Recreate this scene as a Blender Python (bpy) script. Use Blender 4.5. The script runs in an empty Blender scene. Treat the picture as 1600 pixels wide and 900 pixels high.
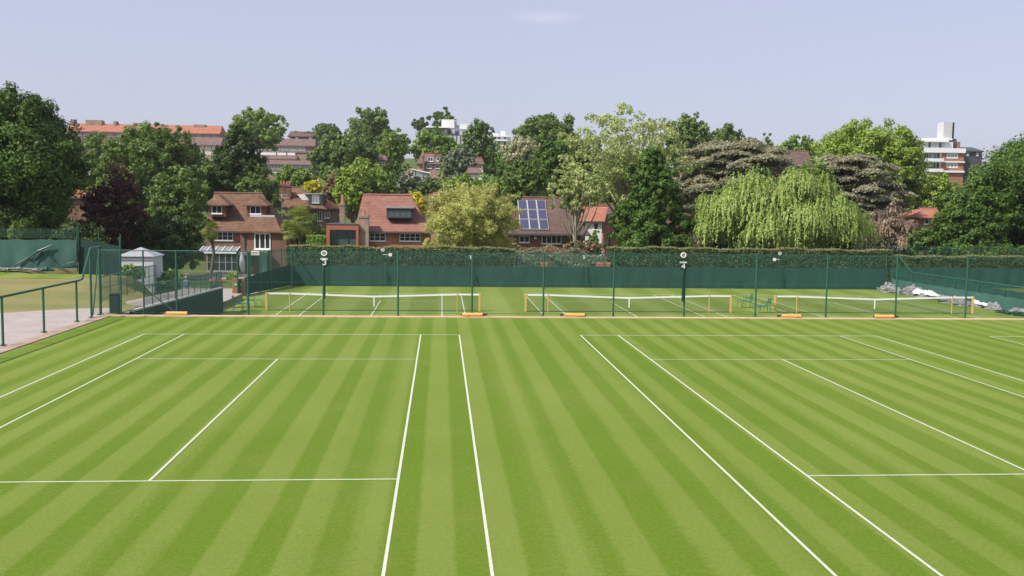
import bpy, math, random
import numpy as np
from mathutils import Vector
R = math.radians
scene = bpy.context.scene
COL = scene.collection

# ------------------------------------------------------------------ camera
F_PX = 1521.95; YAW = 0.0734; PITCH = 0.0854; ROLL = 0.0127; CAM_H = 4.658
cy_, sy_ = math.cos(YAW), math.sin(YAW)
FWD = Vector((sy_ * math.cos(PITCH), cy_ * math.cos(PITCH), -math.sin(PITCH)))
R0 = Vector((cy_, -sy_, 0)); U0 = R0.cross(FWD)
RT = R0 * math.cos(ROLL) + U0 * math.sin(ROLL)
UP = -R0 * math.sin(ROLL) + U0 * math.cos(ROLL)
cam = bpy.data.cameras.new('camera'); cam_o = bpy.data.objects.new('camera', cam); COL.objects.link(cam_o)
from mathutils import Matrix
m = Matrix((RT, UP, -FWD)).transposed().to_4x4(); m.translation = Vector((0, 0, CAM_H))
cam_o.matrix_world = m
cam.sensor_width = 36; cam.lens = 36 * F_PX / 1600; cam.clip_start = .1; cam.clip_end = 6000
scene.camera = cam_o
scene.render.resolution_x = 1024; scene.render.resolution_y = 576

# ------------------------------------------------------------------ sun and sky
SUN_DIR = Vector((0.87, 0.52, -1.0)).normalized()          # the way the light travels
elev = math.asin(-SUN_DIR.z); az = math.atan2(-SUN_DIR.x, -SUN_DIR.y)
sun = bpy.data.lights.new('sun', 'SUN'); sun.energy = 4.6; sun.angle = R(.53); sun.color = (1, .955, .88)
sun_o = bpy.data.objects.new('sun', sun); COL.objects.link(sun_o)
sun_o.rotation_euler = SUN_DIR.to_track_quat('-Z', 'Y').to_euler()
world = bpy.data.worlds.new('World'); scene.world = world; world.use_nodes = True
nt = world.node_tree; nt.nodes.clear()
out = nt.nodes.new('ShaderNodeOutputWorld'); bg = nt.nodes.new('ShaderNodeBackground')
sky = nt.nodes.new('ShaderNodeTexSky'); sky.sky_type = 'NISHITA'; sky.sun_disc = False
sky.sun_elevation = elev; sky.sun_rotation = az; sky.air_density = 1.0; sky.dust_density = 2.2; sky.ozone_density = 2.5
sky.altitude = 50
# thin veil of high haze: evens the blue out towards a pale lavender
veil = nt.nodes.new('ShaderNodeMix'); veil.data_type = 'RGBA'; veil.inputs[0].default_value = .6
veil.inputs[7].default_value = (5.95, 5.95, 7.5, 1)
nt.links.new(sky.outputs[0], veil.inputs[6])
# one wisp of cloud
tc = nt.nodes.new('ShaderNodeTexCoord')
def px_dir(x, y):
    return (FWD + RT * ((x - 800) / F_PX) + UP * ((450 - y) / F_PX)).normalized()
cd = px_dir(853, 27)
mp = nt.nodes.new('ShaderNodeVectorMath'); mp.operation = 'SUBTRACT'; mp.inputs[1].default_value = cd
nt.links.new(tc.outputs['Generated'], mp.inputs[0])
sc_ = nt.nodes.new('ShaderNodeVectorMath'); sc_.operation = 'MULTIPLY'; sc_.inputs[1].default_value = (40, 40, 210)
nt.links.new(mp.outputs[0], sc_.inputs[0])
ns = nt.nodes.new('ShaderNodeTexNoise'); ns.inputs['Scale'].default_value = 2.6; ns.inputs['Detail'].default_value = 5
nt.links.new(sc_.outputs[0], ns.inputs['Vector'])
ln = nt.nodes.new('ShaderNodeVectorMath'); ln.operation = 'LENGTH'; nt.links.new(sc_.outputs[0], ln.inputs[0])
mr = nt.nodes.new('ShaderNodeMapRange'); mr.inputs[1].default_value = 1.6; mr.inputs[2].default_value = -.9
nt.links.new(ln.outputs['Value'], mr.inputs[0])
mu = nt.nodes.new('ShaderNodeMath'); mu.operation = 'MULTIPLY'; nt.links.new(mr.outputs[0], mu.inputs[0]); nt.links.new(ns.outputs[0], mu.inputs[1])
cm = nt.nodes.new('ShaderNodeMix'); cm.data_type = 'RGBA'; cm.inputs[7].default_value = (7.4, 6.9, 7.8, 1)
nt.links.new(mu.outputs[0], cm.inputs[0]); nt.links.new(veil.outputs[2], cm.inputs[6])
nt.links.new(cm.outputs[2], bg.inputs[0]); bg.inputs[1].default_value = .1
nt.links.new(bg.outputs[0], out.inputs[0])
scene.view_settings.view_transform = 'Standard'; scene.view_settings.look = 'None'
scene.view_settings.exposure = 0.3; scene.view_settings.gamma = 1
scene.cycles.max_bounces = 6; scene.cycles.transparent_max_bounces = 8

# ------------------------------------------------------------------ helpers
def at(px, py, Y):
    v = FWD + RT * ((px - 800) / F_PX) + UP * ((450 - py) / F_PX)
    return Vector((0, 0, CAM_H)) + v * (Y / v.y)
def X_(px, Y, py=330): return at(px, py, Y).x
def Z_(px, py, Y): return at(px, py, Y).z

def sm(a, b, x):
    t = np.clip((x - a) / (b - a), 0, 1); return t * t * (3 - 2 * t)

def tag(o, label=None, cat=None, group=None, kind=None):
    if label: o['label'] = label
    if cat: o['category'] = cat
    if group: o['group'] = group
    if kind: o['kind'] = kind
    return o
def empty(name, loc, label, cat, group=None, rz=0):
    o = bpy.data.objects.new(name, None); COL.objects.link(o); o.location = loc; o.rotation_euler.z = rz
    o.empty_display_size = .3
    return tag(o, label, cat, group)
def origin(p):
    v = Vector((0, 0, 0))
    while p is not None: v += p.location; p = p.parent
    return v
def copy_tree(o, parent=None):
    c = o.copy(); COL.objects.link(c); c.parent = parent
    for ch in list(o.children): copy_tree(ch, c)
    return c

class MB:
    def __init__(s): s.v = []; s.f = []
    def quad(s, *p):
        n = len(s.v); s.v += [tuple(q) for q in p]; s.f.append(tuple(range(n, n + len(p)))); return s
    def box(s, x0, x1, y0, y1, z0, z1):
        n = len(s.v)
        s.v += [(x, y, z) for x in (x0, x1) for y in (y0, y1) for z in (z0, z1)]
        for f in ((0,1,3,2),(4,6,7,5),(0,4,5,1),(2,3,7,6),(0,2,6,4),(1,5,7,3)): s.f.append(tuple(n + i for i in f))
        return s
    def prism(s, poly, d):       # poly: list of 3d points, extruded by vector d
        n = len(s.v); k = len(poly); d = Vector(d)
        s.v += [tuple(p) for p in poly] + [tuple(Vector(p) + d) for p in poly]
        s.f.append(tuple(range(n + k - 1, n - 1, -1))); s.f.append(tuple(range(n + k, n + 2 * k)))
        for i in range(k):
            j = (i + 1) % k; s.f.append((n + i, n + j, n + k + j, n + k + i))
        return s
    def tube(s, pts, rad, n=8, cap=True):
        pts = [Vector(p) for p in pts]
        if not hasattr(rad, '__len__'): rad = [rad] * len(pts)
        b = len(s.v); prev = None
        for i, p in enumerate(pts):
            d = (pts[min(i + 1, len(pts) - 1)] - pts[max(i - 1, 0)]).normalized()
            a = d.cross(Vector((0, 0, 1)) if abs(d.z) < .95 else Vector((1, 0, 0))).normalized()
            if prev is not None:
                a = (prev - d * prev.dot(d)).normalized()
            prev = a; c = d.cross(a)
            for k in range(n):
                t = 2 * math.pi * k / n
                s.v.append(tuple(p + (a * math.cos(t) + c * math.sin(t)) * rad[i]))
        for i in range(len(pts) - 1):
            for k in range(n):
                k2 = (k + 1) % n
                s.f.append((b + i*n + k, b + i*n + k2, b + (i+1)*n + k2, b + (i+1)*n + k))
        if cap:
            s.f.append(tuple(b + k for k in range(n - 1, -1, -1)))
            s.f.append(tuple(b + (len(pts)-1)*n + k for k in range(n)))
        return s
    def build(s, name, mat, parent=None, smooth=False, bevel=0):
        me = bpy.data.meshes.new(name)
        o0 = origin(parent)
        me.from_pydata([(a - o0.x, b - o0.y, c - o0.z) for a, b, c in s.v], [], s.f); me.update()
        import bmesh
        bm = bmesh.new(); bm.from_mesh(me); bmesh.ops.recalc_face_normals(bm, faces=bm.faces); bm.to_mesh(me); bm.free()
        if smooth: me.polygons.foreach_set('use_smooth', [True] * len(me.polygons))
        me.materials.append(mat)
        o = bpy.data.objects.new(name, me); COL.objects.link(o); o.parent = parent
        if bevel:
            b = o.modifiers.new('bevel', 'BEVEL'); b.width = bevel; b.segments = 2; b.limit_method = 'ANGLE'
        return o

# ------------------------------------------------------------------ materials
def mat_new(name):
    m = bpy.data.materials.new(name); m.use_nodes = True
    n = m.node_tree.nodes; return m, m.node_tree, n['Principled BSDF']
def plain(name, col, rough=.6, var=.12, scale=3., metal=0, bump=0., spec=.4):
    m, t, b = mat_new(name)
    tcn = t.nodes.new('ShaderNodeTexCoord'); nz = t.nodes.new('ShaderNodeTexNoise')
    nz.inputs['Scale'].default_value = scale; nz.inputs['Detail'].default_value = 6; nz.inputs['Roughness'].default_value = .65
    t.links.new(tcn.outputs['Object'], nz.inputs['Vector'])
    mx = t.nodes.new('ShaderNodeMix'); mx.data_type = 'RGBA'
    mx.inputs[6].default_value = tuple(c * (1 - var * 1.6) for c in col) + (1,)
    mx.inputs[7].default_value = tuple(min(1, c * (1 + var * 1.6)) for c in col) + (1,)
    t.links.new(nz.outputs[0], mx.inputs[0]); t.links.new(mx.outputs[2], b.inputs['Base Color'])
    b.inputs['Roughness'].default_value = rough; b.inputs['Metallic'].default_value = metal
    b.inputs['Specular IOR Level'].default_value = spec
    if bump:
        bp = t.nodes.new('ShaderNodeBump'); bp.inputs['Strength'].default_value = bump; bp.inputs['Distance'].default_value = .02
        t.links.new(nz.outputs[0], bp.inputs['Height']); t.links.new(bp.outputs[0], b.inputs['Normal'])
    return m
def leaf(name, a, b2, trans=.3, scale=.35):
    m, t, b = mat_new(name)
    at_ = t.nodes.new('ShaderNodeAttribute'); at_.attribute_name = 'rnd'
    tcn = t.nodes.new('ShaderNodeTexCoord'); nz = t.nodes.new('ShaderNodeTexNoise')
    nz.inputs['Scale'].default_value = scale; nz.inputs['Detail'].default_value = 3
    t.links.new(tcn.outputs['Object'], nz.inputs['Vector'])
    ad = t.nodes.new('ShaderNodeMath'); ad.operation = 'ADD'; t.links.new(at_.outputs['Fac'], ad.inputs[0]); t.links.new(nz.outputs[0], ad.inputs[1])
    hf = t.nodes.new('ShaderNodeMapRange'); hf.inputs[1].default_value = .35; hf.inputs[2].default_value = 1.35
    t.links.new(ad.outputs[0], hf.inputs[0])
    mx = t.nodes.new('ShaderNodeMix'); mx.data_type = 'RGBA'
    mx.inputs[6].default_value = tuple(a) + (1,); mx.inputs[7].default_value = tuple(b2) + (1,)
    t.links.new(hf.outputs[0], mx.inputs[0]); t.links.new(mx.outputs[2], b.inputs['Base Color'])
    b.inputs['Roughness'].default_value = .55; b.inputs['Specular IOR Level'].default_value = .25
    tr = t.nodes.new('ShaderNodeBsdfTranslucent'); t.links.new(mx.outputs[2], tr.inputs[0])
    ms = t.nodes.new('ShaderNodeMixShader'); ms.inputs[0].default_value = trans
    t.links.new(b.outputs[0], ms.inputs[1]); t.links.new(tr.outputs[0], ms.inputs[2])
    t.links.new(ms.outputs[0], t.nodes['Material Output'].inputs[0])
    return m
def tiles(name, c1, c2, mortar, bw, bh, rough=.85, msize=.02, vert=True):
    """bricks or roof tiles in object space"""
    m, t, b = mat_new(name)
    tcn = t.nodes.new('ShaderNodeTexCoord'); sp = t.nodes.new('ShaderNodeSeparateXYZ'); t.links.new(tcn.outputs['Object'], sp.inputs[0])
    ad = t.nodes.new('ShaderNodeMath'); ad.operation = 'ADD'; t.links.new(sp.outputs[0], ad.inputs[0]); t.links.new(sp.outputs[1], ad.inputs[1])
    cb = t.nodes.new('ShaderNodeCombineXYZ'); t.links.new(ad.outputs[0] if vert else sp.outputs[0], cb.inputs[0]); t.links.new(sp.outputs[2], cb.inputs[1])
    br = t.nodes.new('ShaderNodeTexBrick'); t.links.new(cb.outputs[0], br.inputs[0])
    br.inputs['Color1'].default_value = tuple(c1) + (1,); br.inputs['Color2'].default_value = tuple(c2) + (1,)
    br.inputs['Mortar'].default_value = tuple(mortar) + (1,); br.inputs['Scale'].default_value = 1
    br.inputs['Brick Width'].default_value = bw; br.inputs['Row Height'].default_value = bh; br.inputs['Mortar Size'].default_value = msize
    nz = t.nodes.new('ShaderNodeTexNoise'); nz.inputs['Scale'].default_value = .9; nz.inputs['Detail'].default_value = 7; nz.inputs['Roughness'].default_value = .7
    t.links.new(tcn.outputs['Object'], nz.inputs['Vector'])
    mr_ = t.nodes.new('ShaderNodeMapRange'); mr_.inputs[1].default_value = .3; mr_.inputs[2].default_value = .7; mr_.inputs[3].default_value = .7; mr_.inputs[4].default_value = 1.25
    t.links.new(nz.outputs[0], mr_.inputs[0])
    mx = t.nodes.new('ShaderNodeVectorMath'); mx.operation = 'SCALE'; t.links.new(br.outputs[0], mx.inputs[0]); t.links.new(mr_.outputs[0], mx.inputs['Scale'])
    t.links.new(mx.outputs[0], b.inputs['Base Color']); b.inputs['Roughness'].default_value = rough; b.inputs['Specular IOR Level'].default_value = .2
    bp = t.nodes.new('ShaderNodeBump'); bp.inputs['Strength'].default_value = .5; bp.inputs['Distance'].default_value = .02
    t.links.new(br.outputs['Fac'], bp.inputs['Height']); bp.invert = True; t.links.new(bp.outputs[0], b.inputs['Normal'])
    return m
def glassm(name, col=(.03, .04, .045), rough=.08):
    m, t, b = mat_new(name); b.inputs['Base Color'].default_value = tuple(col) + (1,); b.inputs['Roughness'].default_value = rough
    b.inputs['Specular IOR Level'].default_value = .8
    nz = t.nodes.new('ShaderNodeTexNoise'); nz.inputs['Scale'].default_value = 1.5
    mr_ = t.nodes.new('ShaderNodeMapRange'); mr_.inputs[3].default_value = rough * .5; mr_.inputs[4].default_value = rough * 1.8
    t.links.new(nz.outputs[0], mr_.inputs[0]); t.links.new(mr_.outputs[0], b.inputs['Roughness'])
    return m
def lawn(name, dark, light, period, contrast=1.0, axis=0, phase=0., jit=.35, tint=(.13, .13, .03)):
    m, t, b = mat_new(name)
    L = t.links.new; N = t.nodes.new
    tcn = N('ShaderNodeTexCoord'); sp = N('ShaderNodeSeparateXYZ'); L(tcn.outputs['Object'], sp.inputs[0])
    def math_(op, a, b_=None, c=None):
        n = N('ShaderNodeMath'); n.operation = op
        for i, q in enumerate((a, b_, c)):
            if q is None: continue
            if isinstance(q, (int, float)): n.inputs[i].default_value = q
            else: L(q, n.inputs[i])
        return n.outputs[0]
    def noise(vec, scale, detail=4, rough=.6):
        n = N('ShaderNodeTexNoise'); n.inputs['Scale'].default_value = scale; n.inputs['Detail'].default_value = detail; n.inputs['Roughness'].default_value = rough
        L(vec, n.inputs['Vector']); return n.outputs[0]
    c1 = N('ShaderNodeCombineXYZ'); L(sp.outputs[axis], c1.inputs[0])           # varies across the stripes only
    n1 = noise(c1.outputs[0], .62, 3, .7)
    wob = noise(tcn.outputs['Object'], .3, 4)                                   # slight wander of the mower
    x = math_('ADD', sp.outputs[axis], math_('MULTIPLY', math_('SUBTRACT', n1, .5), jit * 2))
    x = math_('ADD', x, math_('MULTIPLY', math_('SUBTRACT', wob, .5), .07))
    s = math_('SINE', math_('ADD', math_('MULTIPLY', x, 2 * math.pi / period), phase))
    s = math_('ADD', s, math_('MULTIPLY', math_('SINE', math_('MULTIPLY', x, 2 * math.pi / (period * .37))), .28))
    fine = noise(tcn.outputs['Object'], 9., 6, .75)
    s = math_('ADD', s, math_('MULTIPLY', math_('SUBTRACT', fine, .5), 1.6))
    mr_ = N('ShaderNodeMapRange'); mr_.interpolation_type = 'SMOOTHSTEP'; mr_.inputs[1].default_value = -.6; mr_.inputs[2].default_value = .6; L(s, mr_.inputs[0])
    # strength of the stripes differs from pass to pass and patch to patch
    c2 = N('ShaderNodeCombineXYZ'); L(sp.outputs[axis], c2.inputs[0]); c2.inputs[1].default_value = 7.3
    n2 = noise(c2.outputs[0], .9, 4, .8)
    pt = noise(tcn.outputs['Object'], .12, 5, .6)
    amp = math_('ADD', math_('MULTIPLY', math_('ADD', math_('MULTIPLY', n2, .9), math_('MULTIPLY', pt, .6)), contrast), .1)
    f = math_('ADD', math_('MULTIPLY', math_('SUBTRACT', mr_.outputs[0], .5), amp), math_('ADD', math_('MULTIPLY', math_('SUBTRACT', pt, .5), 1.1), .5))
    # blades: short scale speckle, stretched
    blade = noise(tcn.outputs['Object'], 38., 5, .8)
    gr2 = noise(tcn.outputs['Object'], 13., 7, .85)
    f = math_('ADD', f, math_('ADD', math_('MULTIPLY', math_('SUBTRACT', blade, .5), 1.6), math_('MULTIPLY', math_('SUBTRACT', gr2, .5), 2.6)))
    mx = N('ShaderNodeMix'); mx.data_type = 'RGBA'; mx.inputs[6].default_value = tuple(dark) + (1,); mx.inputs[7].default_value = tuple(light) + (1,)
    L(f, mx.inputs[0])
    # straw coloured wear
    w = noise(tcn.outputs['Object'], .55, 8, .7)
    wr = N('ShaderNodeMapRange'); wr.inputs[1].default_value = .52; wr.inputs[2].default_value = .8; wr.inputs[4].default_value = .45; L(w, wr.inputs[0])
    m2 = N('ShaderNodeMix'); m2.data_type = 'RGBA'; L(wr.outputs[0], m2.inputs[0]); L(mx.outputs[2], m2.inputs[6]); m2.inputs[7].default_value = tuple(tint) + (1,)
    L(m2.outputs[2], b.inputs['Base Color']); b.inputs['Roughness'].default_value = .8; b.inputs['Specular IOR Level'].default_value = .15
    bp = N('ShaderNodeBump'); bp.inputs['Strength'].default_value = .6; bp.inputs['Distance'].default_value = .03
    L(blade, bp.inputs['Height']); L(bp.outputs[0], b.inputs['Normal'])
    return m

M = {}
M['lawn'] = lawn('mown_lawn', (.100, .172, .005), (.184, .242, .042), .94, .62, 0, 1.9, .5, (.2, .21, .05))
M['lawn2'] = lawn('lower_lawn', (.125, .185, .016), (.20, .255, .052), 3.3, .7, 0, .6, .3, (.23, .23, .075))
M['bank_grass'] = lawn('dry_bank_grass', (.15, .165, .045), (.27, .235, .1), 3.4, .25, 1, 0, .8, (.3, .24, .12))
M['earth'] = lawn('rough_ground', (.05, .085, .015), (.12, .15, .04), 9, .3, 1, 0, .5, (.15, .13, .06))
M['paint'] = plain('court_line_chalk', (.52, .55, .42), .8, .3, 18)
M['path'] = plain('pink_grey_paving', (.36, .305, .28), .85, .22, 1.1, bump=.1)
M['coping'] = plain('sandstone_coping', (.5, .36, .22), .85, .2, 5, bump=.2)
M['brickedge'] = tiles('brick_edging', (.4, .27, .2), (.34, .24, .18), (.34, .3, .26), .23, .11)
M['green_steel'] = plain('green_painted_steel', (.022, .1, .062), .42, .15, 6)
M['green_dark'] = plain('dark_green_steel', (.01, .04, .028), .45, .15, 6)
M['wire'] = plain('green_wire', (.03, .12, .09), .5, .1, 3)
M['screen'] = plain('green_windbreak_cloth', (.014, .06, .044), .8, .25, .9)
M['screen_dark'] = plain('dark_windbreak_cloth', (.012, .045, .035), .8, .2, 1.6)
M['screen_pale'] = plain('faded_windbreak_cloth', (.04, .11, .088), .8, .25, .8)
M['white'] = plain('white_paint', (.76, .76, .75), .5, .05, 3)
M['white_band'] = plain('white_canvas', (.82, .82, .8), .7, .05, 6)
M['wood'] = plain('yellow_varnished_wood', (.62, .40, .14), .5, .12, 8)
M['netcord'] = plain('net_cord', (.03, .055, .03), .8, .1, 8)
M['orange'] = plain('orange_foam', (.68, .38, .13), .7, .25, 9)
M['blackp'] = plain('black_plastic', (.02, .022, .02), .5, .1, 9)
M['grey'] = plain('mid_grey_paint', (.28, .29, .3), .6, .1, 3)
M['lgrey'] = plain('light_grey_cladding', (.5, .5, .52), .6, .08, 3)
M['shedroof'] = plain('grey_roof_felt', (.33, .33, .36), .8, .1, 3)
M['dgrey'] = plain('dark_grey_cladding', (.06, .065, .075), .6, .1, 3)
M['chairblue'] = plain('teal_chair_plastic', (.02, .12, .12), .5, .1, 9)
M['tarp'] = plain('grey_folded_tarpaulin', (.24, .235, .225), .6, .5, 2.2, bump=.6)
M['tarp_white'] = plain('white_tarpaulin', (.72, .72, .72), .5, .12, 3, bump=.4)
M['brick'] = tiles('red_brick', (.23, .085, .05), (.17, .065, .04), (.2, .14, .11), .23, .085)
M['brick2'] = tiles('pale_red_brick', (.44, .2, .15), (.38, .17, .13), (.4, .3, .25), .23, .085)
M['brick3'] = tiles('orange_red_brick', (.46, .15, .075), (.38, .12, .06), (.35, .2, .14), .23, .085)
M['stock'] = tiles('weathered_stock_brick', (.34, .22, .16), (.26, .17, .13), (.32, .26, .2), .23, .085)
M['rooftile'] = tiles('brown_clay_tiles', (.245, .135, .08), (.175, .095, .06), (.09, .055, .04), .2, .16)
M['roofpink'] = tiles('pink_clay_tiles', (.33, .155, .115), (.28, .135, .10), (.18, .09, .07), .2, .16)
M['roofred'] = tiles('bright_red_tiles', (.44, .18, .11), (.38, .15, .09), (.26, .11, .08), .25, .2)
M['roofdark'] = tiles('dull_brown_tiles', (.17, .11, .09), (.14, .09, .075), (.08, .055, .05), .22, .18)
M['roofmauve'] = tiles('mauve_brown_tiles', (.22, .14, .12), (.19, .125, .11), (.12, .08, .07), .25, .2)
M['panelred'] = plain('red_rust_fascia', (.36, .12, .08), .6, .1, 2)
M['glass'] = glassm('window_glass')
M['glassgreen'] = glassm('green_tinted_glass', (.06, .1, .085), .1)
M['glasspale'] = glassm('pale_curtained_glass', (.28, .32, .34), .2)
M['solar'] = glassm('solar_cells', (.05, .05, .10), .28)
M['render'] = plain('white_render', (.72, .7, .68), .8, .06, 2)
M['bark'] = plain('grey_brown_bark', (.13, .1, .075), .9, .3, 4, bump=.5)
M['barkpale'] = plain('pale_bark', (.3, .26, .19), .9, .2, 4, bump=.4)
M['terrac'] = plain('terracotta', (.42, .18, .1), .8, .1, 5)
M['woodbrown'] = plain('brown_stained_timber', (.33, .13, .05), .7, .12, 5)
M['signgreen'] = plain('green_sign_face', (.03, .3, .12), .5, .05, 5)

LF = {
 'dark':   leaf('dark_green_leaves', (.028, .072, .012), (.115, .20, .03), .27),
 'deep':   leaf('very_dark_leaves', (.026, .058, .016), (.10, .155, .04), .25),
 'fresh':  leaf('fresh_green_leaves', (.10, .19, .025), (.26, .38, .07), .38),
 'mid':    leaf('mid_green_leaves', (.068, .135, .028), (.20, .29, .07), .35),
 'bright': leaf('bright_green_leaves', (.15, .25, .025), (.34, .45, .08), .38),
 'gold':   leaf('golden_yellow_leaves', (.45, .40, .02), (.72, .66, .07), .4),
 'willow': leaf('golden_willow_leaves', (.19, .31, .05), (.47, .57, .17), .42, .5),
 'olive':  leaf('yellow_olive_leaves', (.38, .42, .10), (.66, .66, .24), .5, .3),
 'robinia':leaf('pale_robinia_leaves', (.20, .29, .06), (.55, .6, .25), .45),
 'cream':  leaf('cream_blossom_leaves', (.22, .26, .10), (.58, .56, .36), .4),
 'purple': leaf('purple_brown_leaves', (.03, .018, .014), (.115, .052, .038), .2),
 'rust':   leaf('brownish_pink_leaves', (.15, .12, .05), (.32, .25, .13), .3),
 'cedar':  leaf('grey_brown_needles', (.14, .18, .09), (.42, .39, .25), .4),
 'dry':    leaf('dry_brown_foliage', (.16, .12, .08), (.40, .30, .21), .25),
 'grey':   leaf('grey_green_needles', (.08, .12, .065), (.24, .28, .18), .25),
 'hedge':  leaf('clipped_hedge_leaves', (.018, .052, .016), (.10, .135, .045), .2, 1.2),
 'hedgetop': leaf('hedge_trimmed_twigs', (.09, .115, .035), (.27, .25, .11), .2, 1.2),
 'palm':   leaf('palm_fronds', (.22, .28, .05), (.6, .6, .2), .4, 1.2),
}

# ------------------------------------------------------------------ terrain
Z2 = -1.87                                                   # level of the lower courts
def H(X, Y):
    X = np.asarray(X, float); Y = np.asarray(Y, float)
    z = -1.95 - 1.2 * sm(82, 100, Y)                         # garden level behind the hedge
    k = 1 - .55 * sm(40, 160, X - (Y - 120) * .12)           # lower shoulder to the right
    z = z + k * (3.4 * sm(112, 135, Y) + 8.6 * sm(130, 190, Y) + 10.5 * sm(262, 350, Y) + 6.5 * sm(345, 470, Y) - 10 * sm(650, 1400, Y))
    return z + .5 * np.sin(X * .05) * sm(120, 200, Y)
ys = np.concatenate([np.linspace(-60, 40, 11), np.linspace(44, 130, 30), np.linspace(134, 560, 80), np.linspace(600, 3000, 25)])
xs = np.concatenate([np.linspace(-1600, -300, 14), np.linspace(-280, 330, 90), np.linspace(360, 1800, 14)])
XX, YY = np.meshgrid(xs, ys); ZZ = H(XX, YY)
g = MB(); nx = len(xs)
g.v = [(float(a), float(b), float(c)) for a, b, c in zip(XX.ravel(), YY.ravel(), ZZ.ravel())]
g.f = [(j*nx+i, j*nx+i+1, (j+1)*nx+i+1, (j+1)*nx+i) for j in range(len(ys)-1) for i in range(nx-1)]
tag(g.build('ground', M['earth'], smooth=True), kind='structure')

# upper lawn: a terrace held by a wall, its surface at z = 0
LX0, LX1, LY0, LY1 = -13.15, 75, -25, 39.75
b = MB(); b.quad((LX0, LY0, 0), (LX1, LY0, 0), (LX1, LY1, 0), (LX0, LY1, 0))
tag(b.build('lawn', M['lawn']), kind='structure')
b = MB(); b.box(LX0, LX1, LY0, LY1 + .3, -2.2, -.012); tag(b.build('terrace', M['earth']), kind='structure')
b = MB(); b.quad((-12.6, 40.8, Z2), (36.3, 40.8, Z2), (36.3, 77, Z2), (-12.0, 77, Z2), (-13.6, 68, Z2), (-12.9, 58, Z2))
tag(b.build('lawn', M['lawn2']), kind='structure')

# coping of the terrace wall: long sandstone blocks
e = empty('retaining_wall', (10, 40.1, Z2), 'low brick retaining wall with sandstone coping along the upper lawn', 'wall')
b = MB(); b.box(-12.7, 75, 40.06, 40.3, -2.1, -.035); b.build('wall', M['brick'], e)
b = MB(); x = -13.3; rng = random.Random(3)
while x < 75:
    w = .9 + rng.uniform(-.02, .02); b.box(x, x + w - .012, LY1 + .004, LY1 + .42, -.03, .035 + rng.uniform(-.004, .004)); x += w
b.build('coping', M['coping'], e, bevel=.008)

# left bank and upper path
def hb(X, Y):
    X = np.asarray(X, float); Y = np.asarray(Y, float)
    crest = np.interp(X, [-60, -19, -17.4, -16.1, -14.8, -12.9], [.62, .5, .46, .08, -.42, -1.35])
    up = crest * sm(43.5, 51, Y)
    back = np.maximum(sm(-17.2, -15.2, X) * sm(51.5, 55, Y), sm(-23.5, -20.5, X) * sm(55.6, 57.2, Y))
    z = up * (1 - back) + (-1.5) * back
    return z
xs2 = np.concatenate([np.linspace(-90, -25, 14), np.linspace(-24, -13.2, 28)]); ys2 = np.concatenate([np.linspace(-25, 40, 5), np.linspace(41, 66, 50)])
XX, YY = np.meshgrid(xs2, ys2); ZZ = hb(XX, YY)
g = MB(); nx = len(xs2)
g.v = [(float(a), float(b_), float(c)) for a, b_, c in zip(XX.ravel(), YY.ravel(), ZZ.ravel())]
g.f = [(j*nx+i, j*nx+i+1, (j+1)*nx+i+1, (j+1)*nx+i) for j in range(len(ys2)-1) for i in range(nx-1)]
# skirt
for j in range(len(ys2)-1):
    a, c = g.v[j*nx+nx-1], g.v[(j+1)*nx+nx-1]; g.quad(a, c, (c[0], c[1], -2.4), (a[0], a[1], -2.4))
for i in range(nx-1):
    a, c = g.v[(len(ys2)-1)*nx+i], g.v[(len(ys2)-1)*nx+i+1]; g.quad(a, c, (c[0], c[1], -2.6), (a[0], a[1], -2.6))
tag(g.build('grass_bank', M['bank_grass'], smooth=False), kind='structure')
b = MB(); b.quad((-60, 52.2, .628), (-19.2, 52.2, .512), (-19.2, 55.4, .512), (-24, 55.4, .53), (-24, 62, .53), (-60, 62, .628)); tag(b.build('lawn', M['lawn2']), kind='structure')
b = MB(); b.quad((-45, -25, .006), (-13.62, -25, .006), (-13.62, 42.9, .006), (-15.5, 42.6, .006), (-18.2, 40.4, .006), (-45, 37, .006))
tag(b.build('path', M['path']), kind='structure')
b = MB(); b.box(-13.62, -13.16, -25, 40.3, -.1, .03); tag(b.build('kerb', M['brickedge']), kind='structure')
b = MB(); b.quad((-21, 55.5, -1.492), (-13.2, 55.5, -1.492 ), (-13.25, 66, -1.49), (-21, 66, -1.49)); tag(b.build('path', M['path']), kind='structure')
b = MB(); b.quad((-20, 58, Z2 + .004), (-12.9, 58, Z2 + .004), (-13.6, 68, Z2 + .004), (-12.0, 77, Z2 + .004), (-10, 93, Z2-.3), (-30, 93, Z2-.3), (-24, 68, Z2 + .004))
tag(b.build('path', M['path']), kind='structure')

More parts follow.
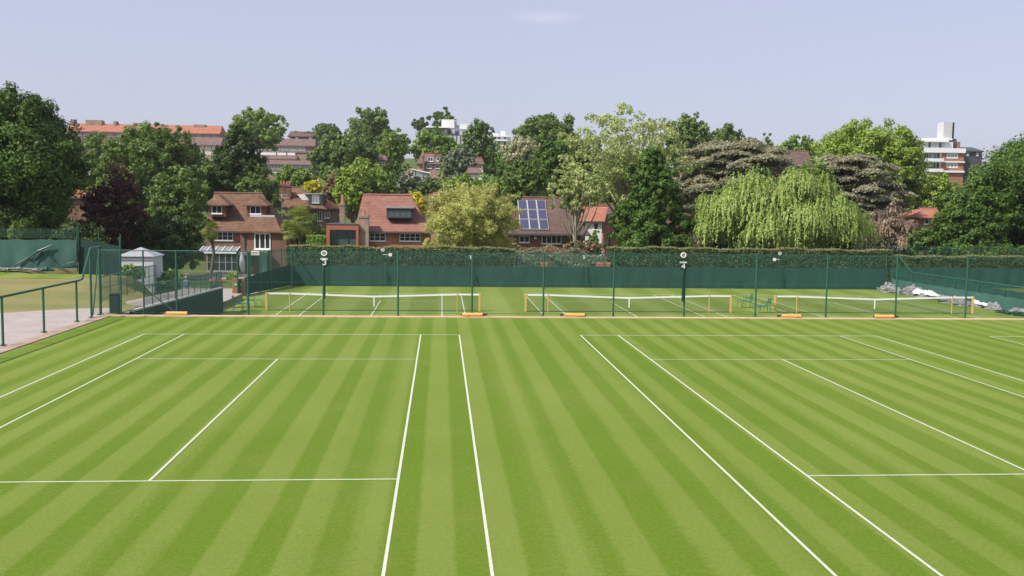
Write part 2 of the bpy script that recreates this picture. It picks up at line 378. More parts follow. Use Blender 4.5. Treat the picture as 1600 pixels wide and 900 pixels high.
# ------------------------------------------------------------------ painted lines
def line(b, x0, y0, x1, y1, w=.05, z=0.):
    if abs(x1 - x0) < 1e-6: b.quad((x0 - w/2, y0, z), (x0 + w/2, y0, z), (x0 + w/2, y1, z), (x0 - w/2, y1, z))
    else: b.quad((x0, y0 - w/2, z), (x1, y0 - w/2, z), (x1, y0 + w/2, z), (x0, y0 + w/2, z))
def court(cx, ytop, z, w=.055, wb=.09):
    b = MB(); yb = ytop - 23.77
    for i, u in enumerate((-5.485, -4.115, 4.115, 5.485)): line(b, cx + u, yb, cx + u, ytop, w, z + .004)
    z5 = z + .0055
    line(b, cx - 5.485 - w/2, ytop, cx + 5.485 + w/2, ytop, wb, z5); line(b, cx - 5.485 - w/2, yb, cx + 5.485 + w/2, yb, wb, z5)
    line(b, cx - 4.115, ytop - 5.485, cx + 4.115, ytop - 5.485, w, z5); line(b, cx - 4.115, yb + 5.485, cx + 4.115, yb + 5.485, w, z5)
    line(b, cx, yb + 5.485, cx, ytop - 5.485, w, z + .007)
    line(b, cx, ytop - .12, cx, ytop, w, z + .007)
    tag(b.build('painted_lines', M['paint']), kind='structure')
for k in range(3): court(-10.296 + 5.485 + k * 15.334, 34.536, 0, .046, .066)
for k in range(3): court(-4.02 + k * 15.63, 59.16 + 11.885, Z2, .07, .1)

# scuffed spots in the lawn
for (px, py) in ((797, 630), (889, 631), (951, 629)):
    v = FWD + RT * ((px - 800) / F_PX) + UP * ((450 - py) / F_PX); p = Vector((0, 0, CAM_H)) + v * (-CAM_H / v.z)
    b = MB(); rr = random.Random(px)
    b.quad(*[(p.x + math.cos(t) * rr.uniform(.05, .12), p.y + math.sin(t) * rr.uniform(.04, .1), .003) for t in [i * math.pi / 5 for i in range(10)]])
    tag(b.build('worn_patch', plain('worn_turf', (.16, .17, .05), .9, .3, 20)), kind='structure')

# ------------------------------------------------------------------ wire fencing helpers
def chain(b, p0, p1, z0a, z1a, z0b, z1b, pitch=.05, r=.0016):
    """diamond chain link between two uprights: wires as thin triangular prisms"""
    p0 = Vector(p0); p1 = Vector(p1); L = (p1 - p0).length; d = (p1 - p0) / L; nrm = Vector((-d.y, d.x, 0))
    def zt(s): return z1a + (z1b - z1a) * s / L
    def zb(s): return z0a + (z0b - z0a) * s / L
    hmax = max(z1a - z0a, z1b - z0b); step = pitch * math.sqrt(2)
    for sgn in (1, -1):
        s = -hmax if sgn > 0 else 0.
        end = L if sgn > 0 else L + hmax
        while s < end:
            # wire: point (s + sgn*h, zbase + h)
            lo = max(0., (0 - s) * sgn if sgn > 0 else (s - L)); hi = min(hmax, (L - s) if sgn > 0 else s)
            if hi > lo + .01:
                a = s + sgn * lo; c = s + sgn * hi
                za = zb(a) + lo; zc = min(zb(c) + hi, zt(c))
                if hi > (zt(c) - zb(c)): 
                    hh = zt(c) - zb(c); c = s + sgn * hh if 0 <= s + sgn * hh <= L else c; zc = zt(c)
                A = p0 + d * a; C = p0 + d * c
                if zc > za + .01:
                    o1 = Vector((0, 0, r * 2)); o2 = nrm * r; 
                    n = len(b.v)
                    for P, z in ((A, za), (C, zc)):
                        for o in (o1, -o1 * .5 + o2, -o1 * .5 - o2):
                            b.v.append((P.x + o.x, P.y + o.y, z + o.z))
                    b.f += [(n, n+1, n+4, n+3), (n+1, n+2, n+5, n+4), (n+2, n, n+3, n+5)]
            s += step
    return b
def post(x, y, z0, z1, r=.035, mat='green_steel', parent=None, name='post'):
    b = MB(); b.tube([(x, y, z0), (x, y, z1)], r, 8)
    b.tube([(x, y, z1), (x, y, z1 + .02)], [r * 1.25, r * .7], 8)
    b.box(x - r * 2.2, x + r * 2.2, y - r * 2.2, y + r * 2.2, z0, z0 + .015)
    return b.build(name, M[mat], parent)
def cloth(p0, p1, z0a, z1a, z0b, z1b, seed=0, amp=.05, n=None, rows=8, sag=.05):
    """wind screen cloth with folds and a lightly scalloped top"""
    rng = random.Random(seed); p0 = Vector(p0); p1 = Vector(p1); L = (p1 - p0).length; d = (p1 - p0) / L; nr = Vector((-d.y, d.x, 0))
    n = n or max(6, int(L / .22)); b = MB(); ph = [rng.uniform(0, 6.28) for _ in range(6)]
    for i in range(n + 1):
        s = L * i / n; t = i / n
        za = z0a + (z0b - z0a) * t; zc = z1a + (z1b - z1a) * t - sag * abs(math.sin(s * math.pi / 1.45 + ph[3]))
        for j in range(rows + 1):
            h = j / rows
            w = amp * (math.sin(s * 2.1 + ph[0] + h * 1.3) + .6 * math.sin(s * 5.3 + ph[1] - h * 2) + .35 * math.sin(s * 11 + ph[2] + h * 3)) * (1 - h * .75)
            P = p0 + d * s + nr * w
            b.v.append((P.x, P.y, za + (zc - za) * h))
    k = rows + 1
    for i in range(n):
        for j in range(rows): b.f.append((i*k+j, (i+1)*k+j, (i+1)*k+j+1, i*k+j+1))
    return b

# --- fence on the terrace edge
FY = 40.45
e = empty('chain_link_fence', (5, FY, 0), 'tall chain link fence on thin green posts along the far edge of the striped lawn', 'fence')
PX = [-10.74, -7.87, -4.82, -1.76, 1.31, 4.3, 7.27, 10.3, 13.39, 16.48, 19.56, 22.69, 25.75, 28.8, 31.9, 35, 38]
for x in PX: post(x, FY, 0.0, 2.64 + x * .003, .038, 'green_steel', e)
b = MB(); chain(b, (-13.75, FY, 0), (38, FY, 0), .06, 2.6, .06, 2.7, .06, .0011); b.build('wire_mesh', M['wire'], e)
b = MB()
for z in (.08, 1.35, 2.58): b.tube([(-13.75, FY, z), (38, FY, z + .1)], .006, 4)
b.tube([(-13.75, FY, 2.62), (-7.87, FY, 2.62)], .017, 6)
b.build('line_wire', M['wire'], e)
b = MB(); b.tube([(-11.9, FY, 1.0), (-10.74, FY, .05)], .025, 6); b.build('brace', M['green_steel'], e)
post(-12.05, FY, 0, 2.62, .035, 'green_steel', e)
post(-12.95, FY, 0, 3.0, .03, 'green_steel', e)

# --- handrail on the left
e = empty('handrail', (-13.78, 34, 0), 'green tubular handrail on posts along the brick edge of the left path', 'handrail')
for y in (22, 25.2, 28.4, 31.6, 34.8, 37.9):
    o = post(-13.78, y, 0.03, 1.54, .042, 'green_steel', e)
b = MB(); b.tube([(-13.78, 15, 1.56), (-13.78, 38.0, 1.56), (-13.7, 38.3, 1.6), (-13.62, 39.0, 2.72), (-13.62, 39.1, 2.76), (-13.7, 40.3, 2.76), (-13.7, 40.36, 2.7)], .042, 8)
b.build('rail', M['green_steel'], e, smooth=True)
e = empty('pipe_gate', (-13.65, 39.7, 0), 'tall green pipe gate frame where the left path meets the chain link fence', 'gate')
post(-13.68, 39.15, 0.03, 2.74, .045, 'green_steel', e); post(-13.72, 40.3, .03, 2.74, .055, 'green_steel', e)
b = MB(); b.tube([(-13.68, 39.3, .1), (-13.7, 40.2, 2.6)], .03, 6); b.build('brace', M['green_steel'], e)
b = MB(); chain(b, (-13.7, 39.2, 0), (-13.72, 40.3, 0), .1, 2.6, .1, 2.6, .06, .0011); b.build('wire_mesh', M['wire'], e)

# litter bin
p = at(178, 490, 40.7); bx, by = -13.35, 41.0
e = empty('litter_bin', (bx, by, 0), 'dark green square litter bin beside the tall gate frame', 'bin')
b = MB(); b.box(bx - .2, bx + .2, by - .2, by + .2, 0.01, .74); b.build('body', M['green_dark'], e, bevel=.03)
b = MB(); b.prism([(bx - .22, by - .22, .74), (bx + .22, by - .22, .74), (bx + .15, by - .22, .84), (bx - .15, by - .22, .84)], (0, .44, 0)); b.build('lid', M['blackp'], e, bevel=.02)

# yellow-orange foam rollers lying on the coping
rollers = [(276, 'pale orange foam roller on the coping at the left end, nearest the litter bin', 41), (738, 'orange foam roller on the coping below the right end of the first net', 36), (898, 'orange foam roller lying on the coping below the left end of the middle net', 35), (1237, 'pale orange foam roller on the coping right of the two teal chairs', 40), (1382, 'orange foam roller on the coping at the foot of the third tennis net', 37)]
proto = None
for px, lab, w in rollers:
    x = X_(px, 39.95, 494)
    if proto is None:
        e = empty('foam_roller', (0, 39.9, .04), lab, 'roller', 'foam rollers lying on the coping')
        b = MB(); b.tube([(-.42, 39.9, .115), (.42, 39.9, .115)], .072, 14); b.build('foam_roll', M['orange'], e, smooth=False, bevel=.01)
        b = MB(); b.tube([(-.62, 39.9, .115), (-.44, 39.9, .115), (.43, 39.9, .115), (.47, 39.9, .115)], .036, 8); b.build('axle', M['blackp'], e)
        b = MB(); b.tube([(-.46, 39.9, .115), (-.46, 39.8, .1), (-.52, 39.78, .06), (.1, 39.79, .055)], .014, 6); b.build('handle', M['wood'], e)
        proto = e; o = e
    else:
        o = copy_tree(proto); o['label'] = lab
    o.location = (x, 39.98, .04); o.rotation_euler.z = (.02, -.03, .015, .0, math.pi - .02)[[276, 738, 898, 1237, 1382].index(px)] if px != 738 else math.pi + .03

# ------------------------------------------------------------------ tennis nets
NY = 59.16
def make_net():
    x0, x1 = -6.4, 6.4; z = Z2; e = empty('tennis_net', (0, NY, Z2), '', 'tennis net', 'tennis nets on the lower grass courts')
    def top(x):
        ax = abs(x)
        return z + (.915 + (1.07 - .915) * (ax / 5.03) if ax < 5.03 else 1.07)
    for x in (x0, x1):
        b = MB(); b.box(x - .06, x + .06, NY - .06, NY + .06, z, z + 1.1); b.build('net_post', M['wood'], e, bevel=.015)
    for x in (-5.03, 5.03):
        b = MB(); b.tube([(x, NY - .03, z), (x, NY - .03, z + 1.08)], .028, 6); b.build('singles_stick', M['wood'], e)
    b = MB(); n = 64; r = .0024
    xs_ = [x0 + (x1 - x0) * i / n for i in range(n + 1)]
    k = 0; x = x0 + .05
    while x < x1:
        b.box(x - r, x + r, NY - r, NY + r, z + .03, top(x) - .02); x += .045
    zz = .03
    while zz < 1.05:
        for i in range(n):
            a, c = xs_[i], xs_[i + 1]
            if top((a + c) / 2) - z > zz + .03: b.box(a, c, NY - r, NY + r, z + zz - r, z + zz + r)
        zz += .045
    b.build('net_mesh', M['netcord'], e)
    b = MB()
    for i in range(n):
        a, c = xs_[i], xs_[i + 1]; za, zc = top(a), top(c)
        for sgn in (-1, 1): b.quad((a, NY + .012 * sgn, za - .09), (c, NY + .012 * sgn, zc - .09), (c, NY + .012 * sgn, zc + .01), (a, NY + .012 * sgn, za + .01))
        b.quad((a, NY - .012, za + .01), (c, NY - .012, zc + .01), (c, NY + .012, zc + .01), (a, NY + .012, za + .01))
    b.build('headband', M['white_band'], e)
    b = MB(); b.box(-.032, .032, NY - .018, NY + .018, z + .28, z + .9); b.build('center_strap', M['white_band'], e)
    b = MB(); b.box(x0 + .06, x1 - .06, NY - .008, NY + .008, z + .004, z + .035); b.build('bottom_cord', M['netcord'], e)
    return e
net = make_net()
for k, lab in enumerate(('tennis net on the left grass court, nearest the ramp', 'tennis net on the middle grass court, left of the teal chairs', 'tennis net on the right grass court beside the heaped tarpaulins')):
    o = net if k == 0 else copy_tree(net)
    o.location = (-4.02 + k * 15.63, NY, Z2); o['label'] = lab

# ------------------------------------------------------------------ chairs
def make_chair():
    e = empty('court_chair', (0, 0, 0), '', 'chair', 'teal chairs beside the grass courts')
    b = MB(); b.box(-.24, .24, -.22, .24, .43, .465); b.build('seat', M['chairblue'], e, bevel=.01)
    b = MB()
    for i in range(5):
        z = .6 + i * .065; b.box(.2 + .02 * i, .225 + .02 * i, -.22, .24, z, z + .05)
    b.build('backrest', M['chairblue'], e, bevel=.005)
    for sx, sy in ((-1, -1), (-1, 1), (1, -1), (1, 1)):
        b = MB()
        if sx > 0: b.tube([(.27, .22 * sy + .01, 0), (.2, .22 * sy + .01, .45), (.31, .22 * sy + .01, .93)], .014, 6)
        else: b.tube([(-.26, .22 * sy + .01, 0), (-.21, .22 * sy + .01, .45)], .014, 6)
        b.build('leg', M['chairblue'], e)
    for sy in (-1, 1):
        b = MB(); b.tube([(-.2, .22 * sy + .01, .45), (-.22, .23 * sy + .01, .66), (.24, .23 * sy + .01, .67)], .014, 6)
        b.build('armrest', M['chairblue'], e)
    # folding side table joined to the seat side
    b = MB(); b.box(-.72, -.3, -.2, .22, .44, .46); b.tube([(-.68, 0, 0), (-.68, 0, .44)], .012, 6); b.tube([(-.36, .18, 0), (-.36, .18, .44)], .012, 6); b.build('side_tray', M['chairblue'], e)
    return e
ch = make_chair()
spots = [(1168, 481, 0, 'teal chair with side tray between the middle and right courts, the farther one'), (1196, 489, .12, 'teal chair with side tray between the middle and right courts, the nearer one'), (372, 486, math.pi, 'teal chair on the grass edge just right of the ramp, the nearer one'), (392, 480, math.pi + .15, 'teal chair left of the first net post, the farther one')]
for i, (px, py, rz, lab) in enumerate(spots):
    v = FWD + RT * ((px - 800) / F_PX) + UP * ((450 - py) / F_PX); p = Vector((0, 0, CAM_H)) + v * ((Z2 - CAM_H) / v.z)
    o = ch if i == 0 else copy_tree(ch); o.location = (p.x, p.y, Z2 + .004); o.rotation_euler.z = rz; o['label'] = lab

# ------------------------------------------------------------------ back fence with screen, hedge
BY = 76.9; BX0, BX1 = -11.6, 36.3
e = empty('windbreak_fence', (12, BY, Z2), 'long dark green windbreak cloth on posts behind the three lower courts', 'fence')
b = cloth((BX0, BY, 0), (BX1, BY, 0), Z2 + .03, Z2 + 1.62, Z2 + .03, Z2 + 1.72, 1, .03, sag=.03); b.build('windbreak_cloth', M['screen'], e, smooth=True)
k = 0; x = BX0
while x < BX1 + .2:
    post(x, BY + .1, Z2, Z2 + (2.9 if k % 2 == 0 else 2.75), .03, 'green_steel', e); x += (BX1 - BX0) / 16; k += 1
b = MB(); chain(b, (BX0, BY + .12, 0), (BX1, BY + .12, 0), Z2 + 1.6, Z2 + 2.75, Z2 + 1.6, Z2 + 2.75, .1, .0022); b.build('wire_mesh', M['wire'], e)
b = MB(); b.tube([(BX0, BY + .1, Z2 + 2.76), (BX1, BY + .1, Z2 + 2.76)], .012, 5); b.build('line_wire', M['wire'], e)
b = MB(); b.box(BX0, BX1, BY - .1, BY + .02, Z2 - .02, Z2 + .05); b.build('edge_board', M['green_dark'], e)

# foliage generator ----------------------------------------------------------
def leaves_mesh(name, P, Nn, size, mat, parent, seed, aspect=.62, down=None):
    """P centres, Nn normals -> rhombic leaf clumps, one per point"""
    rs = np.random.RandomState(seed); n = len(P)
    Nn = Nn / (np.linalg.norm(Nn, axis=1, keepdims=True) + 1e-9)
    if down is None: a = rs.normal(size=(n, 3))
    else: a = np.tile(np.array([[0, 0, -1.]]), (n, 1)) + rs.normal(size=(n, 3)) * down
    T = a - Nn * np.sum(a * Nn, 1, keepdims=True); T /= (np.linalg.norm(T, axis=1, keepdims=True) + 1e-9)
    B = np.cross(Nn, T)
    s = (size * rs.uniform(.6, 1.35, (n, 1))); w = s * aspect
    bend = Nn * s * .18
    V = np.empty((n, 4, 3)); V[:, 0] = P + T * s; V[:, 1] = P + B * w + bend; V[:, 2] = P - T * s * .9; V[:, 3] = P - B * w + bend
    V = V.reshape(-1, 3)
    o0 = origin(parent); V = V - np.array(o0)
    me = bpy.data.meshes.new(name); me.vertices.add(4 * n); me.vertices.foreach_set('co', V.astype(np.float32).ravel())
    me.loops.add(4 * n); me.loops.foreach_set('vertex_index', np.arange(4 * n, dtype=np.int32))
    me.polygons.add(n); me.polygons.foreach_set('loop_start', np.arange(0, 4 * n, 4, dtype=np.int32))
    me.update(calc_edges=True)
    at_ = me.attributes.new('rnd', 'FLOAT', 'FACE'); at_.data.foreach_set('value', rs.uniform(0, 1, n).astype(np.float32))
    me.materials.append(mat); o = bpy.data.objects.new(name, me); COL.objects.link(o); o.parent = parent
    return o
def clump_points(C, r, dens, rs, nsub=14, flat=1.0, up=.25, loose=0.):
    """leaf positions for one lobe at C with radii r(3): sub clumps over its surface"""
    d = rs.normal(size=(nsub, 3)); d /= np.linalg.norm(d, axis=1, keepdims=True)
    sc = C + d * r * rs.uniform(.62, .98, (nsub, 1)); sr = r.mean() * rs.uniform(.26, .46, nsub)
    per = max(6, int(dens / nsub))
    e_ = rs.normal(size=(nsub, per, 3)); e_ /= np.linalg.norm(e_, axis=2, keepdims=True)
    rad = rs.uniform(.45 - loose * .2, 1.08 + loose * .7, (nsub, per, 1))
    P = sc[:, None] + e_ * rad * sr[:, None, None] * np.array([1, 1, flat])
    Nn = e_ * .8 + d[:, None] * .55 + np.array([0, 0, up]) + rs.normal(size=(nsub, per, 3)) * .5
    return P.reshape(-1, 3), Nn.reshape(-1, 3)
def limb(b, a, c, r0, r1, rs, sag=0.1, seg=5, n=6):
    a = np.array(a, float); c = np.array(c, float); L = np.linalg.norm(c - a)
    off = rs.normal(size=3) * L * .08; off[2] = L * sag
    pts = [tuple(a + (c - a) * t + off * math.sin(math.pi * t)) for t in np.linspace(0, 1, seg)]
    b.tube(pts, [r0 + (r1 - r0) * t for t in np.linspace(0, 1, seg)], n)
DENS = 1.0
NTREE = [0]
def tree(name, label, x0, x1, yt, yb, Y, leafk, kind='round', cat='tree', group=None, dens=1., leafs=None, lobes=None, bark='bark', gap=0., seed=None, shapek=1.):
    NTREE[0] += 1; seed = seed or NTREE[0] * 7 + 11; rs = np.random.RandomState(seed)
    pc = (x0 + x1) / 2; sc = F_PX / (Y * 1.0)
    c = at(pc, (yt + yb) / 2, Y); zt = Z_(pc, yt, Y); zb_ = Z_(pc, yb, Y); gz = float(H(c.x, Y)) - .05
    if c.x < -14 and Y < 64: gz = float(hb(c.x, Y))
    zb_ = max(zb_, gz + .02 * (zt - gz)); rx = (X_(x1, Y) - X_(x0, Y)) / 2; rz = (zt - zb_) / 2; ry = min(rx, max(rz * 1.1, rx * .6)) * .85
    cc = np.array([c.x, Y, (zt + zb_) / 2]); hgt = zt - gz
    e = empty(name, (c.x, Y, gz), label, cat, group)
    pxm = .64 * F_PX / Y                                     # pixels per metre in the picture
    ls = leafs or max(.13, 1.45 / pxm)                         # leaf clump half length
    tr = MB(); tr_r = max(.12, hgt * .022)
    Ps, Ns = [], []
    R3 = np.array([rx, ry, rz])
    def fill(C, r, k=1., **kw):
        area = 4 * math.pi * (r.mean() ** 2)
        cnt = int(np.clip(area / (ls * ls) * .95 * k * dens * DENS, 30, 60000))
        P, Nn = clump_points(C, r, cnt, rs, nsub=kw.pop('nsub', int(np.clip(r.mean() / ls * 1.2, 8, 34))), **kw); Ps.append(P); Ns.append(Nn)
    down = None; asp = .62
    if kind in ('round', 'sparse', 'dome'):
        nl = int((lobes or int(np.clip(rx * rz / 2.2 + 12, 12, 46))) * (1.35 if kind != 'sparse' else 1))
        # lobes spread through the ellipsoid with an uneven outline
        k = 0; cen = []
        ga = math.pi * (3 - math.sqrt(5)); off = rs.uniform(0, 6)
        for i in range(nl):
            u = 1 - 2 * (i + .5) / nl; u = u * .98
            if kind == 'dome': u = u * .62 + .38
            th = i * ga + off; q = math.sqrt(max(0, 1 - u * u))
            d = np.array([q * math.cos(th), q * math.sin(th), u]) + rs.normal(size=3) * .12
            rr = rs.uniform(.15, .36) * (1 if kind != 'sparse' else .42)
            pos = cc + d * R3 * (1 - rr * .95) * rs.uniform(.86, 1.07)
            cen.append(pos); fill(pos, (R3 if kind != 'sparse' else np.array([R3.mean()] * 3) * [1.15, 1.15, .8]) * rr * rs.uniform(.85, 1.2, 3) * (np.array([1, 1, .9]) if rx < rz*1.5 else np.array([1,1,1.1])), flat=.9, loose=1. if kind == 'sparse' else .25)
        if kind != 'sparse':
            for i in range(6):
                d = rs.normal(size=3) * .28; fill(cc + d * R3, R3 * .5, .35)
        else:
            for i in range(int(nl * 1.0)):
                d = rs.normal(size=3); d /= np.linalg.norm(d); pos = cc + d * R3 * rs.uniform(.25, .7); cen.append(pos); fill(pos, R3 * rs.uniform(.07, .15), .8, loose=1.)
        base = np.array([c.x, Y, gz]); fork = np.array([c.x + rs.uniform(-.1, .1) * rx, Y, gz + hgt * (.3 if kind != 'sparse' else .25)])
        limb(tr, base, fork, tr_r, tr_r * .72, rs, 0, 4, 8)
        top = cc + np.array([0, 0, R3[2] * .55]); limb(tr, fork, top, tr_r * .7, tr_r * .15, rs, 0, 6, 7)
        order = rs.permutation(len(cen))[: (10 if kind != 'sparse' else 26)]
        for i in order:
            t = rs.uniform(0, .6); a = fork + (top - fork) * t
            limb(tr, a, cen[i], tr_r * .42 * (1 - t * .5), tr_r * .07, rs, .06, 5, 5)
    elif kind == 'conifer' or kind == 'column':
        nl = lobes or 60; base = np.array([c.x, Y, gz]); top = np.array([c.x, Y, zt])
        limb(tr, base, top, tr_r, .03, rs, 0, 6, 7)
        for i in range(nl):
            t = (i + .5) / nl; z = zt - (zt - zb_) * t
            if kind == 'conifer': w = (t ** .62) * .95 + .03
            else: w = math.sin(math.pi * min(1, t * .9 + .08)) ** .5
            th = i * 2.4 + rs.uniform(-.3, .3); q = w * rs.uniform(.4, 1.02)
            pos = np.array([c.x + math.cos(th) * rx * q, Y + math.sin(th) * rx * .9 * q, z]); r = np.array([rx * (.24 * w + .07)] * 3) * rs.uniform(.55, 1.45); r[2] *= 1.0 if kind == 'column' else .7
            fill(pos, r, 1., up=.15)
            if i % 4 == 0: limb(tr, (c.x, Y, z), pos, tr_r * .25, .02, rs, -.05, 4, 4)
    elif kind == 'cedar':
        base = np.array([c.x, Y, gz]); limb(tr, base, cc + [0, 0, rz * .75], tr_r * 1.2, tr_r * .3, rs, 0, 6, 8)
        nl = lobes or 30
        for i in range(nl):
            t = (i + .5) / nl; u = .97 - 1.75 * t ** .85
            w = math.sqrt(max(.05, 1 - u * u)); th = i * 2.4
            q = rs.uniform(.45, .95) * w
            pos = cc + np.array([math.cos(th) * rx * q, math.sin(th) * ry * q, u * rz])
            r = np.array([rx * rs.uniform(.16, .42), rx * rs.uniform(.14, .3), rz * rs.uniform(.025, .05)])
            area = 4 * r[0] * r[1]; n = int(np.clip(area / (ls * ls) * 3.0 * dens, 60, 20000))
            a = rs.uniform(0, 6.283, n); q2 = np.sqrt(rs.uniform(0, 1, n)) ; lump = .3 * np.sin(a * 5 + i) * q2
            P = np.stack([pos[0] + np.cos(a) * q2 * r[0] * (1 + lump), pos[1] + np.sin(a) * q2 * r[1] * (1 + lump), pos[2] + (1 - q2 ** 2) * r[2] * 1.2 + rs.normal(size=n) * r[2] * .5 - q2 * r[2] * .9 - .12 * q2 * r[0] * np.abs(np.cos(a))], 1)
            Nn = np.stack([np.cos(a) * q2 * .6, np.sin(a) * q2 * .6, np.ones(n) * .8], 1) + rs.normal(size=(n, 3)) * .45
            Ps.append(P); Ns.append(Nn)
            limb(tr, (c.x, Y, pos[2] - rz * .12), tuple(pos - [0, 0, r[2] * .3]), tr_r * .35, .03, rs, .03, 5, 5)
        for i in range(3): fill(cc + rs.normal(size=3) * R3 * .2 - [0, 0, rz * .25], R3 * .45, .3)
    elif kind == 'weeping':
        base = np.array([c.x, Y, gz]); limb(tr, base, cc + [0, 0, rz * .3], tr_r * 1.3, tr_r * .5, rs, 0, 5, 8)
        ncl = lobes or 70; asp = .3; down = .35
        for i in range(ncl):
            u = rs.uniform(0, 1); th = i * 2.4; q = math.sqrt(u) * .93
            px_, py_ = math.cos(th) * q, math.sin(th) * q
            zt_l = cc[2] + rz * (1.0 - 1.2 * q ** 1.7 + rs.uniform(-.5, .03) - .14 * math.sin(th * 3 + 1) * q)
            pos = np.array([cc[0] + px_ * rx, cc[1] + py_ * ry, zt_l]); r = rx * rs.uniform(.09, .18)
            length = max((pos[2] - (cc[2] - rz)) * (rs.uniform(.15, .42) if q < .72 else rs.uniform(.6, 1.)), rz * .22); length = min(length, pos[2] - gz)
            n = int(np.clip(r * length * 2.2 / (ls * ls) * 2.2 * dens, 150, 16000))
            # strands: start on the clump dome, fall straight
            ns_ = max(18, int(n / 16)); a = rs.uniform(0, 6.283, ns_); q2 = np.sqrt(rs.uniform(0, 1, ns_)); ll = length * rs.uniform(.45, 1., ns_) * (1 - .25 * q2)
            sidx = rs.randint(0, ns_, n); t = rs.uniform(0, 1, n) ** 1.15
            bulge = 1 + .25 * np.sin(np.minimum(t * 3, 1.57))
            P = np.stack([pos[0] + np.cos(a[sidx]) * q2[sidx] * r * bulge, pos[1] + np.sin(a[sidx]) * q2[sidx] * r * bulge, pos[2] + (1 - q2[sidx] ** 2) * r * 1.2 - t * ll[sidx]], 1) + rs.normal(size=(n, 3)) * ls * .25
            Nn = np.stack([np.cos(a[sidx]) + px_, np.sin(a[sidx]) + py_, .5 + (1 - t) * .8], 1) + rs.normal(size=(n, 3)) * .35
            Ps.append(P); Ns.append(Nn)
            if i % 3 == 0: limb(tr, cc + [0, 0, rz * .2], tuple(pos), tr_r * .35, .04, rs, .15, 5, 5)
        for i in range(4): fill(cc + rs.normal(size=3) * R3 * .15 - [0, 0, rz * .2], R3 * .55, .3)
    elif kind == 'feather':                                  # upright wispy sprays fanning out
        base = np.array([c.x, Y, gz]); ncl = lobes or 90; asp = .3
        limb(tr, base, cc + [0, 0, -rz * .3], tr_r, tr_r * .5, rs, 0, 5, 8)
        for i in range(ncl):
            d = rs.normal(size=3); d[2] = abs(d[2]) * 1.2 - .75; d /= np.linalg.norm(d)
            tip = cc + d * R3 * rs.uniform(.7, 1.02) + np.array([0, 0, -.02 * rz]); root = cc + d * R3 * .2 + np.array([0, 0, -rz * .3])
            tip[2] += rs.uniform(-.1, .1) * rz
            n = int(np.clip(620 * dens * (rx * rz / 40), 200, 2500)); t = rs.uniform(.1, 1, n) ** .7; wid = rx * .12 * (1.15 - t)[:, None]
            P = root + (tip - root) * t[:, None] + rs.normal(size=(n, 3)) * wid + np.array([0, 0, 1]) * (np.sin(t * 3.1) * rz * .08)[:, None]
            Nn = d * .9 + rs.normal(size=(n, 3)) * .6 + [0, 0, .35]; Ps.append(P); Ns.append(Nn)
            if i % 3 == 0: limb(tr, root, tip, tr_r * .16, .015, rs, .05, 5, 4)
        for i in range(2): fill(cc + rs.normal(size=3) * R3 * .2 - [0, 0, rz * .2], R3 * .4, .15)
    P = np.concatenate(Ps); Nn = np.concatenate(Ns)
    keep = P[:, 2] > gz + .05; P = P[keep]; Nn = Nn[keep]
    leaves_mesh('crown', P, Nn, ls, LF[leafk], e, seed, asp, down)
    tr.build('trunk', M[bark], e, smooth=True)
    return e
def hedge(name, label, x0, x1, y0, y1, z0, z1, mat='hedge', seed=1, ls=.07, dens=1., top=True, wob=.05, cat='hedge', holes=None):
    rs = np.random.RandomState(seed)
    e = empty(name, ((x0 + x1) / 2, (y0 + y1) / 2, z0), label, cat)
    L = x1 - x0
    def surf(n):
        # front face and top face (+ ends)
        hx = rs.uniform(x0, x1, n); f = rs.uniform(0, 1, n); a = (z1 - z0) / ((z1 - z0) + (y1 - y0))
        front = f < a
        w = wob * (np.sin(hx * 1.7 + seed) + np.sin(hx * 4.1) * .5 + np.sin(hx * .6 + seed) * .8)
        z = np.where(front, rs.uniform(z0, z1, n) , z1); z = np.minimum(z, z1) + np.where(front, 0, w + rs.normal(size=n) * .04)
        y = np.where(front, y0 + wob * 1.6 * np.sin(hx * 2.3 + z * 3) + .06 * np.sin(hx * 7 + z * 5) + rs.normal(size=n) * .1, rs.uniform(y0, y1, n))
        z = np.where(front, np.minimum(z, z1 + w), z)
        Nn = np.where(front[:, None], np.array([[0, -1., .35]]), np.array([[0, -.15, 1.]])) + rs.normal(size=(n, 3)) * .55
        return np.stack([hx, y, z], 1), Nn, front
    n = int(L * ((z1 - z0) + (y1 - y0)) / (ls * ls) * .75 * dens)
    P, Nn, fr = surf(n)
    leaves_mesh('foliage', P, Nn, ls, LF[mat], e, seed)
    if top:
        n2 = int(L * (y1 - y0) / (ls * ls) * .9); hx = rs.uniform(x0, x1, n2); w = wob * (np.sin(hx * 1.7 + seed) + np.sin(hx * 4.1) * .5 + np.sin(hx * .6 + seed) * .8)
        P2 = np.stack([hx, rs.uniform(y0, y1, n2), z1 + .04 + w + np.abs(rs.normal(size=n2)) * .05], 1)
        leaves_mesh('clipped_top', P2, np.tile([[0, -.3, 1.]], (n2, 1)) + rs.normal(size=(n2, 3)) * .5, ls * .8, LF['hedgetop'], e, seed + 1)
    b = MB(); b.box(x0 + .1, x1 - .1, y0 + .18, y1 - .1, z0, z1 - .14); b.build('branches', LF[mat], e)
    return e
